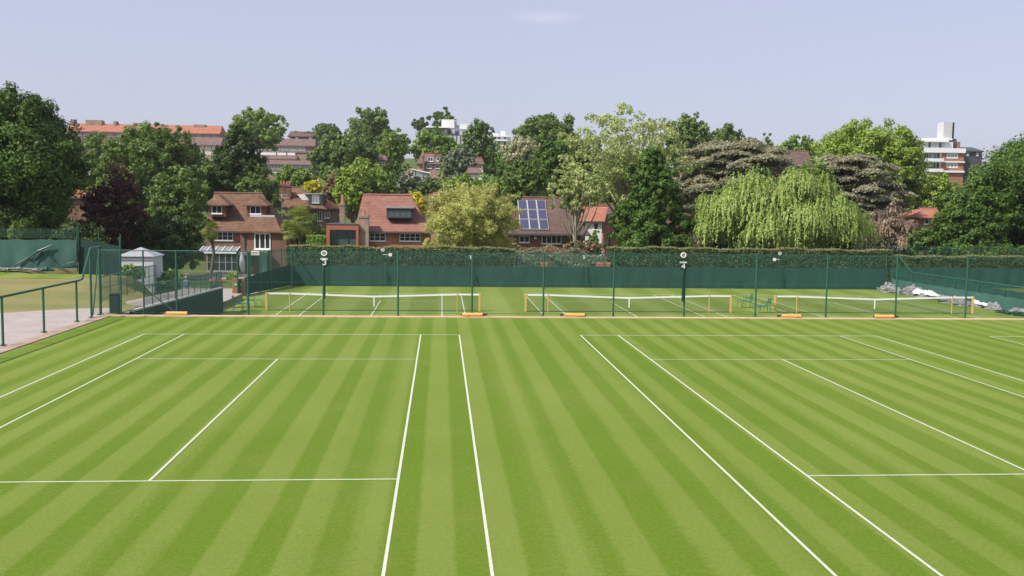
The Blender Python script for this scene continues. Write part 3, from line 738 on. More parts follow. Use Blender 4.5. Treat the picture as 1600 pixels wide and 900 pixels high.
# ------------------------------------------------------------------ hedges behind the courts
HZ = Z2 + 2.95
xa, xb, xc = -12.2, X_(806, 78), X_(952, 78)
hedge('hedge', 'long clipped flat topped hedge behind the left court, left of the loose shrubs', xa, xb, 77.7, 79.2, -1.95, HZ, seed=1)
hedge('shrub_border', 'loose grey green shrubs filling the gap between the two long clipped hedges', xb + .05, xc - .05, 77.9, 79.3, -1.95, HZ - .35, 'grey', seed=2, top=False, wob=.22, cat='shrubs', ls=.08)
hedge('hedge', 'long clipped hedge with a flat top behind the middle and right courts', xc, 37.2, 77.7, 79.2, -1.95, HZ + .12, seed=3)
hedge('hedge', 'lower dark hedge beyond the sloping side fence at the right edge', 38.6, 66, 81.5, 83, -2.2, 0.55, seed=4)
# red and pale things seen through the shrubs
for (px, w, lab) in ((851, .5, 'small terracotta pot half hidden in the loose shrubs, the left one'), (944, 1.1, 'red garden trough at the right end of the loose shrubs')):
    x = X_(px, 77.75); e = empty('plant_pot', (x, 77.7, Z2 + 1.62), lab, 'plant pot')
    b = MB(); zz = Z_(px, 411, 77.7); b.box(x - w/2, x + w/2, 77.45, 77.85, Z2, zz - .28); b.build('stand', M['green_dark'], e)
    b = MB(); b.prism([(x - w/2, 77.5, zz - .28), (x + w/2, 77.5, zz - .28), (x + w/2 + .05, 77.5, zz + .05), (x - w/2 - .05, 77.5, zz + .05)], (0, .35, 0)); b.build('body', M['terrac'], e, bevel=.02)

# far court signs
def ring(b, x, y, z, r, ri, n=20, t=.03):
    for k in range(n):
        a, c = 2 * math.pi * k / n, 2 * math.pi * (k + 1) / n
        P = [(x + math.cos(q) * rr, y, z + math.sin(q) * rr * .9) for q, rr in ((a, ri), (c, ri), (c, r), (a, r))]
        b.prism(P, (0, t, 0))
def digit_mesh(ch, x, y, z, h, mat, parent):
    """stroked numeral built from short bars"""
    w = h * .34; S = {'3': [[(-1,.8),(-.6,1),(.5,1),(1,.75),(.8,.55),(0,.5)], [(0,.5),(.85,.43),(1,.2),(.5,0),(-.6,0),(-1,.2)]],
                     '4': [[(.45,0),(.45,1),(-1,.32),(1,.32)]]}[ch]
    b = MB()
    for st in S: b.tube([(x + a * w, y, z + c * h) for a, c in st], h * .12, 6)
    b.build('numeral', mat, parent)
for px, pyd, pyp, pyn, chh, lab in ((506, 395.5, 404.5, 409.5, '3', 'court sign reading three under a round emblem, on the post before the first net'), (1070, 398.5, 410, 415.5, '4', 'court sign reading four under a round emblem, on the post before the middle net')):
    Yp = FY - .1; x = X_(px, Yp); zd = Z_(px, pyd, Yp); zp = Z_(px, pyp, Yp); zn = Z_(px, pyn, Yp)
    e = empty('court_sign', (x, Yp, zn - .3), lab, 'sign')
    b = MB(); ring(b, x, Yp, zd, .125, .075); b.build('emblem_ring', M['white'], e)
    b = MB(); b.tube([(x, Yp + .012, zd), (x, Yp + .03, zd)], .076, 20); b.build('emblem_disc', M['green_dark'], e)
    b = MB(); b.box(x - .05, x + .05, Yp - .004, Yp + .01, zd - .02, zd + .02); b.box(x - .025, x + .025, Yp - .004, Yp + .01, zd - .035, zd + .035); b.build('emblem_mark', M['lgrey'], e)
    b = MB(); b.box(x - .15, x + .15, Yp, Yp + .03, zp - .035, zp + .03); b.build('name_plate', M['lgrey'], e, bevel=.004)
    b = MB(); b.box(x - .12, x + .14, Yp + .03, Yp + .06, zn - .18, zn + .15); b.build('number_board', M['green_dark'], e)
    digit_mesh(chh, x + .01, Yp - .01, zn - .11, .2, M['white'], e)
    # rolled cord and clamp below the board
    b = MB(); b.tube([(x - .03, Yp - .02, zn - .95), (x - .04, Yp - .03, zn - .4), (x + .0, Yp, zn - .2)], .022, 6); b.tube([(x + .01, Yp, zn - 1.5), (x + .01, Yp, zn - .13)], .045, 8)
    b.build('mounting_tube', M['green_dark'], e)
for px, pyd, sq, lab in ((598, 390.5, (610, 398), 'round disc sign above the hedge with a small pale lamp, behind the left court'), (1221, 396, (1213, 405.5), 'round disc sign with a small white square plate on the hedge behind the right court'), (914, 402, None, 'small white lamp bracket on a pole in front of the loose shrubs'), (736, 402, None, 'thin pale marker on a tall pole before the hedge behind the left court')):
    Yp = 76.6; x = X_(px, Yp); zd = Z_(px, pyd, Yp)
    e = empty('court_marker', (x, Yp, Z2), lab, 'sign')
    b = MB(); b.tube([(x, Yp + .06, Z2), (x, Yp + .06, zd)], .022, 6); b.build('pole', M['green_dark'], e)
    b = MB()
    if sq: ring(b, x, Yp, zd, .15, .05)
    else: b.box(x - .05, x + .05, Yp, Yp + .05, zd - .14, zd + .1); b.box(x - .16, x + .16, Yp, Yp + .03, zd + .1, zd + .13)
    b.build('plate', M['lgrey'], e)
    if sq:
        xs_, zs_ = X_(sq[0], Yp), Z_(sq[0], sq[1], Yp)
        b = MB(); b.box(xs_ - .12, xs_ + .12, Yp, Yp + .04, zs_ - .12, zs_ + .12); b.box(min(xs_, x), max(xs_, x), Yp + .02, Yp + .05, zs_ - .015, zs_ + .015); b.build('square_plate', M['white'], e)
    b = MB(); b.tube([(x - .04, Yp - .06, Z2 + 1.5), (x - .06, Yp - .08, Z2 + 1.1), (x + .04, Yp - .07, Z2 + .75)], .04, 6); b.build('cable', M['green_dark'], e)

# ------------------------------------------------------------------ right hand side: sloping side fence and heaped covers
def G2(px, py, z=Z2):
    v = FWD + RT * ((px - 800) / F_PX) + UP * ((450 - py) / F_PX); p = Vector((0, 0, CAM_H)) + v * ((z - CAM_H) / v.z); return p
e = empty('side_fence', (36.6, 68, Z2), 'sloping green side fence running from the back corner towards the right edge', 'fence')
P0, P1 = Vector((36.6, 76.6, 0)), Vector((37.4, 50, 0))
b = cloth(P0, P1, Z2 + .05, Z2 + .95, Z2 + .05, Z2 + .95, 5, .05, sag=.06); b.build('lower_cloth', M['screen_pale'], e, smooth=True)
Q0, Q1 = P0 + Vector((.5, 0, 0)), P1 + Vector((.5, 0, 0))
b = cloth(Q0, Q1, Z2 + .2, Z2 + 1.3, Z2 + .2, Z2 + 1.3, 6, .03, sag=.04); b.build('upper_cloth', M['screen'], e, smooth=True)
b = MB(); b.tube([(36.6, 76.6, Z2 + 2.75), (36.75, 75.6, Z2 + 2.7), (36.9, 74.6, Z2 + 2.0), (37.0, 74, Z2 + 1.62), (37.8, 50, Z2 + 1.62)], .035, 6); b.build('rail', M['green_steel'], e, smooth=True)
for i in range(9):
    t = i / 8; q = Q0.lerp(Q1, t); post(q.x - .1, q.y - 2.6 * (1 - t), Z2, Z2 + 1.6, .03, 'green_steel', e)
b = MB(); chain(b, (36.6, 76.6, 0), (37.0, 74, 0), Z2 + 1.2, Z2 + 2.7, Z2 + 1.2, Z2 + 1.7, .1, .0022); chain(b, (37.05, 74, 0), (37.8, 50, 0), Z2 + 1.3, Z2 + 1.6, Z2 + 1.3, Z2 + 1.6, .1, .002)
b.build('wire_mesh', M['wire'], e)
e = empty('windbreak_fence', (50, 81, Z2), 'dark green windbreak cloth beyond the sloping side fence at the right edge', 'fence')
b = cloth((38.3, 80.6, 0), (66, 79, 0), -2.2, -.25, -2.2, -.15, 12, .06); b.build('windbreak_cloth', M['screen'], e, smooth=True)
for i in range(9): post(38.3 + i * 3.4, 80.8 - i * .2, -2.2, -.1, .03, 'green_steel', e)
e = empty('chain_link_fence', (50, 84, Z2), 'tall chain link fence above the dark hedge at the right edge', 'fence')
b = MB(); chain(b, (36.6, 84, 0), (66, 84, 0), 0, 1.35, 0, 1.35, .12, .0028); b.tube([(36.6, 84, 1.36), (66, 84, 1.36)], .02, 5); b.build('wire_mesh', M['wire'], e)
for i in range(9): post(36.6 + i * 3.6, 84.05, -2.2, 1.4, .03, 'green_steel', e)

def heap(name, label, p0, p1, w, h, mat, seed, cat='tarpaulin', z=None):
    """crumpled roll lying along a line: a lumpy half tube with folds"""
    rs = random.Random(seed); p0 = Vector(p0); p1 = Vector(p1); L = (p1 - p0).length; d = (p1 - p0) / L; nr = Vector((-d.y, d.x, 0))
    n = max(10, int(L / .09)); k = 15; b = MB(); z0 = z if z is not None else p0.z
    ph = [rs.uniform(0, 6.28) for _ in range(8)]
    for i in range(n + 1):
        s = L * i / n; env = min(1, s / .35, (L - s) / .35) ** .5
        hh = .62 * h * (.75 + .3 * math.sin(s * 1.7 + ph[0]) + .2 * math.sin(s * 4.3 + ph[1])) * env; ww = w * (.85 + .25 * math.sin(s * 2.3 + ph[2])) * (.4 + .6 * env)
        for j in range(k):
            t = math.pi * j / (k - 1)
            cr = 1 + .14 * math.sin(6 * t + s * 3.1 + ph[3]) + .14 * math.sin(s * 14 + t * 4 + ph[4]) + .34 * rs.uniform(-1, 1)
            off = math.sin(s * 1.1 + ph[5]) * w * .25
            P = p0 + d * s + nr * (math.cos(t) * ww * .5 * cr + off)
            b.v.append((P.x, P.y, z0 + max(0, math.sin(t)) * hh * cr))
    for i in range(n):
        for j in range(k - 1): b.f.append((i*k+j, (i+1)*k+j, (i+1)*k+j+1, i*k+j+1))
    o = b.build(name, M[mat], None); tag(o, label, cat); return o
def shift(o):                                                # put the origin of a one mesh thing at its middle
    return o
heap('tarpaulin_heap', 'grey crumpled court cover heaped at the back corner by the side fence', (36.0, 76.2, Z2), (36.2, 69.5, Z2), 1.5, .75, 'tarp', 1)
heap('tarpaulin_heap', 'bright white folded sheet lying on the grey covers near the back corner', (36.0, 71.2, Z2 + .25), (36.1, 68.4, Z2 + .2), .6, .42, 'tarp_white', 2)
heap('tarpaulin_heap', 'grey crumpled cover in the middle of the row along the side fence', (36.2, 69.2, Z2), (36.5, 61.5, Z2), 1.3, .55, 'tarp', 3)
heap('tarpaulin_heap', 'pale sheet behind the right hand post of the third tennis net', (36.4, 64.2, Z2 + .2), (36.6, 62.0, Z2 + .2), .5, .34, 'tarp_white', 4)
heap('tarpaulin_heap', 'grey cover nearest the right edge of the picture along the side fence', (36.7, 60.2, Z2), (36.9, 52, Z2), 1.3, .7, 'tarp', 5)
heap('tarpaulin_heap', 'dark green folded netting at the end of the grey covers, nearest the camera', (36.1, 60.3, Z2), (36.2, 56.9, Z2), .7, .3, 'green_dark', 6, cat='netting')

# ------------------------------------------------------------------ left side: ramp wall, railings, shed, screens
WX = -12.75
e = empty('access_ramp', (WX, 49, Z2), 'dark green boarded walkway ramp falling away from the left path behind the fence', 'ramp')
b = MB(); b.prism([(WX, 41.2, Z2), (WX, 58.0, Z2), (WX, 58.0, -.45), (WX, 41.2, .02)], (-.12, 0, 0)); b.build('side_wall', M['screen_dark'], e)
b = MB(); b.prism([(WX - .13, 41.2, -.02), (WX - .13, 58.0, -.49), (WX - .13, 58.0, -.56), (WX - .13, 41.2, -.1)], (-2.1, 0, 0)); b.build('deck', M['path'], e)
b = MB(); b.prism([(WX + .01, 41.2, .025), (WX + .01, 58.02, -.44), (WX + .01, 58.02, -.36), (WX + .01, 41.2, .1)], (-.15, 0, 0)); b.build('edge_rail', M['lgrey'], e)
b = MB(); b.box(WX - 2.2, WX, 57.95, 58.06, Z2, -.5); b.build('end_board', M['screen_dark'], e)
def railing(label, x, y0, y1, z0, z1, h=1.0, n=10, clothy=True):
    e = empty('railing', (x, y0, z0), label, 'railing')
    for i in range(n + 1):
        t = i / n; post(x, y0 + (y1 - y0) * t, z0 + (z1 - z0) * t, z0 + (z1 - z0) * t + h, .022, 'green_steel', e)
    b = MB(); b.tube([(x, y0, z0 + h), (x, y1, z1 + h)], .03, 6); b.tube([(x, y0, z0 + h * .55), (x, y1, z1 + h * .55)], .016, 6); b.build('rail', M['green_steel'], e)
    b = MB(); chain(b, (x, y0, 0), (x, y1, 0), z0 + .05, z0 + h - .02, z1 + .05, z1 + h - .02, .06, .0035); b.build('mesh_infill', M['green_steel'], e)
railing('green mesh railing on the near edge of the boarded ramp', WX - .05, 43, 57.9, .02, -.42, .95, 12)
railing('green mesh railing on the far side of the ramp beside the white shed', -15.0, 44.2, 52.5, .1, .1, 1.15, 7)

# white shed with a pyramid roof
sx, sy, sw = X_(211, 62), 62.0, X_(238, 62) - X_(184.5, 62)
gz = Z_(215, 452, sy); ze_ = Z_(215, 402, sy); zr_ = Z_(215, 386, sy + sw / 2)
e = empty('garden_shed', (sx, sy + sw / 2, gz), 'small white shed with a shallow pyramid roof behind the left fence', 'shed')
b = MB(); b.box(sx - sw/2, sx + sw/2, sy, sy + sw, gz - .5, ze_)
b.build('wall', M['lgrey'], e)
b = MB(); o_ = .12; A = [(sx - sw/2 - o_, sy - o_), (sx + sw/2 + o_, sy - o_), (sx + sw/2 + o_, sy + sw + o_), (sx - sw/2 - o_, sy + sw + o_)]; top = (sx, sy + sw/2, zr_)
for i in range(4): b.quad((*A[i], ze_ + .07), (*A[(i+1) % 4], ze_ + .07), top)
b.quad(*[(*a, ze_ + .02) for a in A]); 
for i in range(4): b.quad((*A[i], ze_ + .02), (*A[(i+1)%4], ze_ + .02), (*A[(i+1)%4], ze_ + .07), (*A[i], ze_ + .07))
b.build('roof', M['shedroof'], e)
b = MB(); b.box(sx - sw/2 - .06, sx + sw/2 + .06, sy - .06, sy - .005, ze_ - .16, ze_ + .0); b.build('fascia', M['grey'], e)
b = MB(); x0, x1 = X_(208, sy), X_(224, sy); z0, z1 = Z_(215, 424, sy), Z_(215, 415, sy)
b.box(x0 - .05, x1 + .05, sy - .03, sy - .005, z0 - .05, z1 + .05); w_ = b.build('window', M['white'], e)
b = MB(); b.box(x0, x1, sy - .04, sy - .032, z0, z1); b.build('pane', M['glass'], w_)

# left windbreak and covers
def base_y(px, py, z): return G2(px, py, z)
SY = 57.5
xl, xr = -42, X_(118, SY)
e = empty('windbreak_fence', (xr, SY, .55), 'faded green windbreak cloth with torn black netting at the left edge', 'fence')
b = cloth((xl, SY, 0), (xr, SY, 0), .7, Z_(60, 376, SY), .7, Z_(60, 376, SY) + .1, 9, .06, sag=.05); b.build('windbreak_cloth', M['screen_pale'], e, smooth=True)
for i in range(7): post(xl + (xr - xl) * i / 6, SY + .12, .5, Z_(60, 356, SY), .03, 'green_steel', e)
b = MB(); chain(b, (xl, SY + .12, 0), (xr, SY + .12, 0), 2.4, Z_(60, 357, SY), 2.4, Z_(60, 357, SY), .07, .0026); b.build('wire_mesh', M['wire'], e)
pts = [(10, 425), (28, 412), (45, 402), (60, 392), (72, 387), (82, 382)]
b = MB(); b.tube([tuple(at(px, py, SY - .12)) for px, py in pts], [.02, .05, .03, .07, .05, .02], 6)
b.tube([tuple(at(px, py, SY - .1)) for px, py in ((73, 392), (80, 404), (90, 411), (105, 412), (116, 409))], .02, 6)
b.tube([tuple(at(px, py, SY - .12)) for px, py in ((45, 402), (52, 410), (66, 392), (74, 390))], [.02, .04, .06, .02], 6)
b.build('torn_netting', M['green_dark'], e)
e = empty('windbreak_fence', (xr + 2, SY, .3), 'dark green cloth standing in for the shade between the faded cloth and the white shed', 'fence')
b = cloth((xr + .05, SY + .2, 0), (X_(186, SY), SY + .2, 0), -1.6, Z_(140, 372, SY), -1.6, Z_(140, 384, SY), 10, .06, sag=.05); b.build('windbreak_cloth', M['screen_dark'], e, smooth=True)  # dark sheet standing in for the shade right of the faded cloth
for q in (118, 150, 184): post(X_(q, SY), SY + .35, -1.5, Z_(q, 352 if q < 120 else 366, SY), .035, 'green_steel', e)
heap('tarpaulin_heap', 'long grey crumpled cover at the foot of the faded cloth on the left', (-40, 56.6, .62), (X_(60, 56.6), 56.6, .6), .8, .32, 'tarp', 7)
heap('tarpaulin_heap', 'dark green folded netting at the right end of the grey cover on the left lawn', (X_(60, 56.5), 56.4, .6), (X_(82, 56.5), 56.5, .55), .6, .28, 'green_steel', 8, cat='netting')

# angled fence at the left of the lower courts
e = empty('corner_fence', (-12.8, 72, Z2), 'angled green screened fence at the back left corner of the lower courts', 'fence')
b = cloth((-13.9, 67.8, 0), (-11.65, 76.8, 0), Z2 + .03, Z2 + 1.2, Z2 + .03, Z2 + 1.7, 21, .04); b.build('windbreak_cloth', M['screen_dark'], e, smooth=True)
for t in (0, .2, .4, .6, .8, 1): post(-13.9 + 2.25 * t, 67.8 + 9 * t, Z2, Z2 + 3.0, .045, 'green_steel', e)
b = MB(); b.tube([(-13.9, 67.8, Z2 + 2.9), (-11.65, 76.8, Z2 + 2.9)], .02, 6); b.tube([(-11.65, 76.8, Z2 + 2.8), (-9.6, 76.6, Z2 + .1)], .035, 6); b.build('rail', M['green_steel'], e)  # the diagonal tube stands in for the fence's cast shadow on the screen
b = MB(); chain(b, (-13.9, 67.8, 0), (-11.65, 76.8, 0), Z2 + 1.2, Z2 + 2.9, Z2 + 1.7, Z2 + 2.9, .08, .003); b.build('wire_mesh', M['wire'], e)
# draped cloth on tall gate posts
e = empty('gate', (-13.2, 75, Z2), 'tall green gate posts draped with cloth by the back left corner', 'gate')
for px in (390, 406, 412): post(X_(px, 75), 75, Z2, Z_(px, 391, 75), .06, 'green_steel', e)
b = cloth((X_(405, 74.8), 74.8, 0), (X_(416, 74.8), 74.8, 0), Z_(408, 428, 74.8), Z_(408, 393, 74.8), Z_(408, 424, 74.8), Z_(408, 394, 74.8), 22, .08, n=20); b.build('cloth', M['screen_pale'], e, smooth=True)

# timber box with green sign
Yb = 68.3; x0, x1 = X_(361.5, Yb), X_(380, Yb); z1 = Z_(370, 437, Yb)
e = empty('timber_box', ((x0 + x1) / 2, Yb, Z2), 'brown timber box with a small green sign on the paved path', 'box')
b = MB(); b.box(x0, x1, Yb, Yb + .6, Z2, z1); b.build('body', M['woodbrown'], e, bevel=.01)
b = MB(); b.box(x0 + .1, x1 - .04, Yb - .03, Yb - .004, z1 - .45, z1 - .2); b.build('sign_face', M['signgreen'], e)
b = MB()
for i in range(5): b.box(x0 + .17 + i * .1, x0 + .24 + i * .1, Yb - .036, Yb - .031, z1 - .36, z1 - .29)
b.build('sign_marks', M['white_band'], e)
b = MB(); b.box(x0 - .02, x1 + .02, Yb - .02, Yb + .62, z1 + .002, z1 + .04); b.build('lid', M['woodbrown'], e)
hedge('low_hedge', 'low bright green hedge beside the paved path in front of the first house', X_(350, 84), X_(366, 84), 84, 86, -2.2, -1.6, 'fresh', seed=31, top=False, cat='hedge')

# ------------------------------------------------------------------ houses
def win(e, x0, x1, z0, z1, Y, nx=2, nz=1, frame='white', glass='glass', fw=.06, sill=True, name='window'):
    b = MB(); f = fw
    b.box(x0, x1, Y - .07, Y - .004, z1 - f, z1); b.box(x0, x1, Y - .07, Y - .004, z0, z0 + f)
    b.box(x0, x0 + f, Y - .07, Y - .004, z0 + f, z1 - f); b.box(x1 - f, x1, Y - .07, Y - .004, z0 + f, z1 - f)
    for i in range(1, nx):
        x = x0 + (x1 - x0) * i / nx; b.box(x - f * .45, x + f * .45, Y - .066, Y - .006, z0 + f, z1 - f)
    for j in range(1, nz):
        z = z0 + (z1 - z0) * j / nz; b.box(x0 + f, x1 - f, Y - .06, Y - .008, z - f * .3, z + f * .3)
    w = b.build(name, M[frame], e)
    b = MB(); b.box(x0 + f * .5, x1 - f * .5, Y - .03, Y - .012, z0 + f * .5, z1 - f * .5); b.build('pane', M[glass], w)
    if sill: b = MB(); b.box(x0 - .06, x1 + .06, Y - .14, Y - .003, z0 - .09, z0 - .004); b.build('sill', M[frame], w)
    return w
def roof_mesh(X0, X1, Y0, Y1, ze, RX0, RX1, YR, zr, flare=0., th=.16):
    """hip or gable roof; optional bell cast eaves"""
    b = MB(); E = [(X0, Y0, ze), (X1, Y0, ze), (X1, Y1, ze), (X0, Y1, ze)]; A, C = (RX0, YR, zr), (RX1, YR, zr)
    if flare:
        zm = ze + (zr - ze) * .3; k = .3 + flare
        def mid(p, q): return (p[0] + (q[0] - p[0]) * k, p[1] + (q[1] - p[1]) * k, zm)
        Mi = [mid(E[0], A), mid(E[1], C), mid(E[2], C), mid(E[3], A)]
        for i in range(4): b.quad(E[i], E[(i+1)%4], Mi[(i+1)%4], Mi[i])
        E2 = Mi
    else: E2 = E
    b.quad(E2[0], E2[1], C, A); b.quad(E2[2], E2[3], A, C); b.quad(E2[1], E2[2], C); b.quad(E2[3], E2[0], A)
    L = [(x, y, z - th) for x, y, z in E]
    for i in range(4): b.quad(E[i], E[(i+1)%4], L[(i+1)%4], L[i])
    b.quad(*L)
    return b
def chimney(e, x0, x1, zt, zb_, Y, d=.8, mat='brick', pots=2, parent=None):
    b = MB(); b.box(x0, x1, Y, Y + d, zb_, zt); b.box(x0 - .06, x1 + .06, Y - .06, Y + d + .06, zt - .28, zt - .1)
    c = b.build('chimney', M[mat], parent or e)
    b = MB()
    for i in range(pots):
        x = x0 + (x1 - x0) * (i + .5) / pots; b.tube([(x, Y + d/2, zt), (x, Y + d/2, zt + .45)], [.13, .1], 10)
    b.build('chimney_pot', M['terrac'], c)
    return c
def house(name, label, Y, x0, x1, yr, ye, yb, rx0, rx1, depth=8, roof='rooftile', wall='brick', wins=(), chims=(), over=.4, flare=0., cat='house', group=None, gable=False, ox=None):
    pc = (x0 + x1) / 2; YR = Y + depth / 2; X0, X1 = X_(x0, Y), X_(x1, Y); ze = Z_(pc, ye, Y - over); zr = Z_(pc, yr, YR); zb_ = min(Z_(pc, yb, Y), float(H((X0+X1)/2, Y)) - .3)
    e = empty(name, ((X0 + X1) / 2, Y + depth / 2, zb_), label, cat, group)
    b = MB(); b.box(X0, X1, Y, Y + depth, zb_, ze - .1 )
    RX0, RX1 = X_(rx0, YR), X_(rx1, YR); ox = over if ox is None else ox
    if gable:
        for xx, s in ((X0, 1), (X1, -1)): b.prism([(xx, Y, ze - .1), (xx, Y + depth, ze - .1), (xx, YR, zr - .35)], (.2 * s, 0, 0))
        RX0, RX1 = X0 - ox, X1 + ox
    b.build('wall', M[wall], e)
    rf = roof_mesh(X0 - ox, X1 + ox, Y - over, Y + depth + over, ze, RX0, RX1, YR, zr, flare).build('roof', M[roof], e)
    b = MB(); b.tube([(RX0, YR, zr + .02), (RX1, YR, zr + .02)], .12, 8); b.build('ridge_tiles', M['rooftile' if roof != 'roofpink' else 'roofpink'], rf)
    b = MB(); b.box(X0 - ox - .02, X1 + ox + .02, Y - over - .12, Y - over - .01, ze - .18, ze - .06); b.build('gutter', M['dgrey'], rf)
    for w in wins:
        a, c, t, bt, nx = w[:5]; nz = w[5] if len(w) > 5 else 1
        win(e, X_(a, Y), X_(c, Y), Z_(pc, bt, Y), Z_(pc, t, Y), Y, nx, nz)
    for (a, c, t, bb, dy) in chims: chimney(e, X_(a, Y + dy), X_(c, Y + dy), Z_(pc, t, Y + dy), Z_(pc, bb, Y + dy) - 1.0, Y + dy, parent=rf)
    return e, rf

# first house: brown tiles, two dormers, projecting wing
Y1 = 105.
e, rf = house('brick_house', 'brick house with sweeping brown tiled roof and two hipped dormers on the left', Y1, 321, 436, 302, 361, 430, 335, 411, 9, 'rooftile', 'brick', wins=[(331, 363.5, 362.5, 375.5, 4, 2)], over=.45, flare=.12)
def dormer(e, rf, a, c, t, bt, apex, pc, Y, dep=3.4, roofm='rooftile', wallm='brick', nx=2, o=.45, ytop=None):
    xa_, xb_ = X_(a, Y), X_(c, Y); z0, z1 = Z_(pc, bt, Y), Z_(pc, t, Y)
    d = MB(); d.box(xa_ - .35, xb_ + .35, Y, Y + dep, z0 - .35, z1 + .1); dd = d.build('dormer', M[wallm], e)
    X0, X1 = xa_ - .35 - o, xb_ + .35 + o; ap = (X_(apex[0], Y + 1.6), Y + 1.6, Z_(pc, apex[1], Y + 1.6)); zb_ = z1 + .1
    q = MB(); E = [(X0, Y - o, zb_), (X1, Y - o, zb_), (X1, Y + dep, zb_), (X0, Y + dep, zb_)]; back = (ap[0], Y + dep, ap[2])
    q.quad(E[0], E[1], ap); q.quad(E[1], E[2], back, ap); q.quad(E[3], E[0], ap, back); q.quad(E[2], E[3], back)
    L = [(x, y, z - .12) for x, y, z in E]
    for i in range(4): q.quad(E[i], E[(i+1)%4], L[(i+1)%4], L[i])
    q.quad(*L); q.build('dormer_roof', M[roofm], dd)
    return (xa_, xb_, z0, z1)
for a, c, ap in ((331, 347, (341, 304.5)), (391, 408, (402, 305.5))):
    xa_, xb_, z0, z1 = dormer(e, rf, a, c, 321.5, 334, ap, 378, Y1 + .9)
    win(e, xa_, xb_, z0, z1, Y1 + .9, 2, 1)
# wing
YW = Y1 - 2.2; pc = 410; ze = Z_(pc, 361.5, YW - .4); zr = Z_(pc, 337.5, YW + 1.6); zb_ = -3.4
b = MB(); b.box(X_(375, YW), X_(447, YW), YW, Y1 + 1, zb_, ze - .1); b.build('wing_wall', M['brick'], e)
wr = roof_mesh(X_(373, YW), X_(440, YW), YW - .4, Y1 + 2.2, ze, X_(391, YW + 1.6), X_(430, YW + 1.6), YW + 1.6, zr).build('wing_roof', M['rooftile'], e)
b = MB(); b.box(X_(391, YW+1.5), X_(429, YW+1.5), YW + 1.45, YW + 1.75, zr - .1, zr + .1); b.build('lead_flashing', M['lgrey'], wr)
win(e, X_(397, YW), X_(422.5, YW), Z_(pc, 389.5, YW), Z_(pc, 364, YW), YW, 3, 1, fw=.12, name='french_window')
b = MB(); b.box(X_(424, YW), X_(447, YW), YW + .4, Y1 + 2, ze - .15, ze + .0); b.build('flat_roof', M['dgrey'], e)
b = MB(); b.tube([(X_(382, YW), YW - .06, ze), (X_(382, YW), YW - .06, zb_)], .06, 8); b.build('drainpipe', M['dgrey'], e)
b = MB(); b.box(X_(376, YW), X_(418, YW), YW - 1.2, YW - .01, Z_(pc, 398, YW), Z_(pc, 392.5, YW)); b.build('balcony_slab', M['render'], e)
# glass canopy and garden room
zc1, zc0 = Z_(345, 385, Y1), Z_(345, 393, Y1 - 2)
cv = MB(); xa_, xb_ = X_(317, Y1), X_(374.5, Y1)
cv.prism([(xa_, Y1 - .01, zc1), (xa_, Y1 - 2, zc0), (xa_, Y1 - 2, zc0 - .08), (xa_, Y1 - .01, zc1 - .08)], (xb_ - xa_, 0, 0)); cn = cv.build('canopy', M['glasspale'], e)
b = MB()
for i in range(6):
    x = xa_ + (xb_ - xa_) * i / 5; b.prism([(x, Y1 - .02, zc1 + .01), (x, Y1 - 2.05, zc0 + .01), (x, Y1 - 2.05, zc0 + .07), (x, Y1 - .02, zc1 + .07)], (.08, 0, 0))
b.box(xa_, xb_, Y1 - 2.08, Y1 - 2.01, zc0 - .2, zc0 - .0); b.build('glazing_bars', M['white'], cn)
win(e, X_(322, Y1 - 1.9), X_(371, Y1 - 1.9), Z_(345, 424, Y1 - 1.9), Z_(345, 395.5, Y1 - 1.9), Y1 - 1.85, 5, 2, 'grey', 'glass', .09, name='garden_door')

# folded parasol on the terrace
Yp = 90; x = X_(377, Yp); e = empty('folded_parasol', (x, Yp, -2.6), 'folded pale grey parasol on a pole in front of the first house', 'parasol')
b = MB(); b.tube([(x, Yp, -2.6), (x, Yp, Z_(377, 393, Yp) + .1)], .03, 6); b.build('pole', M['dgrey'], e)
b = MB(); zt = Z_(377, 394, Yp); b.tube([(x, Yp, zt), (x + .02, Yp, zt - .5), (x + .05, Yp, zt - 1.2), (x + .1, Yp, zt - 1.75)], [.06, .2, .26, .16], 9); b.build('canopy', M['lgrey'], e)

# second house: pink tiles, box dormer, stone chimney, red framed garden room
Y2 = 100.; pc = 590
e, rf = house('brick_house', 'brick house with sweeping pink tiled roof and wide flat dormer in the centre left', Y2, 560, 672, 305, 361.5, 400, 567, 642, 9, 'roofpink', 'brick3', wins=[(577, 602.5, 364.5, 376.5, 3, 2), (624.5, 657, 364.5, 376.5, 4, 2)], over=.5, flare=.1)
Yd = Y2 + .6; xa_, xb_ = X_(604, Yd), X_(645, Yd); z0, z1 = Z_(pc, 341, Yd), Z_(pc, 325, Yd)
b = MB(); b.box(xa_, xb_, Yd, Yd + 3.5, z0, z1); dm = b.build('dormer', M['dgrey'], e)
b = MB(); b.box(xa_ - .15, xb_ + .15, Yd - .25, Yd + 3.6, z1 + .003, z1 + .16); b.build('dormer_roof', M['grey'], dm)
win(e, xa_ + .15, xb_ - .15, z0 + .15, z1 - .12, Yd, 4, 1, 'dgrey', 'glassgreen', .08)
Yc = Y2 - 1.2
chimney(e, X_(560.5, Yc), X_(576, Yc), Z_(pc, 336, Yc), -3.2, Yc, 1.0, 'stock', 1)
Yg = Y2 - 1.6; xa_, xb_ = X_(509.5, Yg), X_(560, Yg); z1 = Z_(535, 351, Yg); z0 = -3.3; zi = Z_(535, 359, Yg)
b = MB(); b.box(xa_, xb_, Yg, Yg + 5, zi, z1); b.box(xa_, xa_ + .35, Yg, Yg + 5, z0, zi - .002); b.box(xb_ - .25, xb_, Yg, Yg + 5, z0, zi - .002); gr = b.build('garden_room', M['panelred'], e)
b = MB(); b.box(xa_ + .36, xb_ - .26, Yg + .5, Yg + .53, z0, zi - .01); b.build('pane', M['glassgreen'], gr)
b = MB()
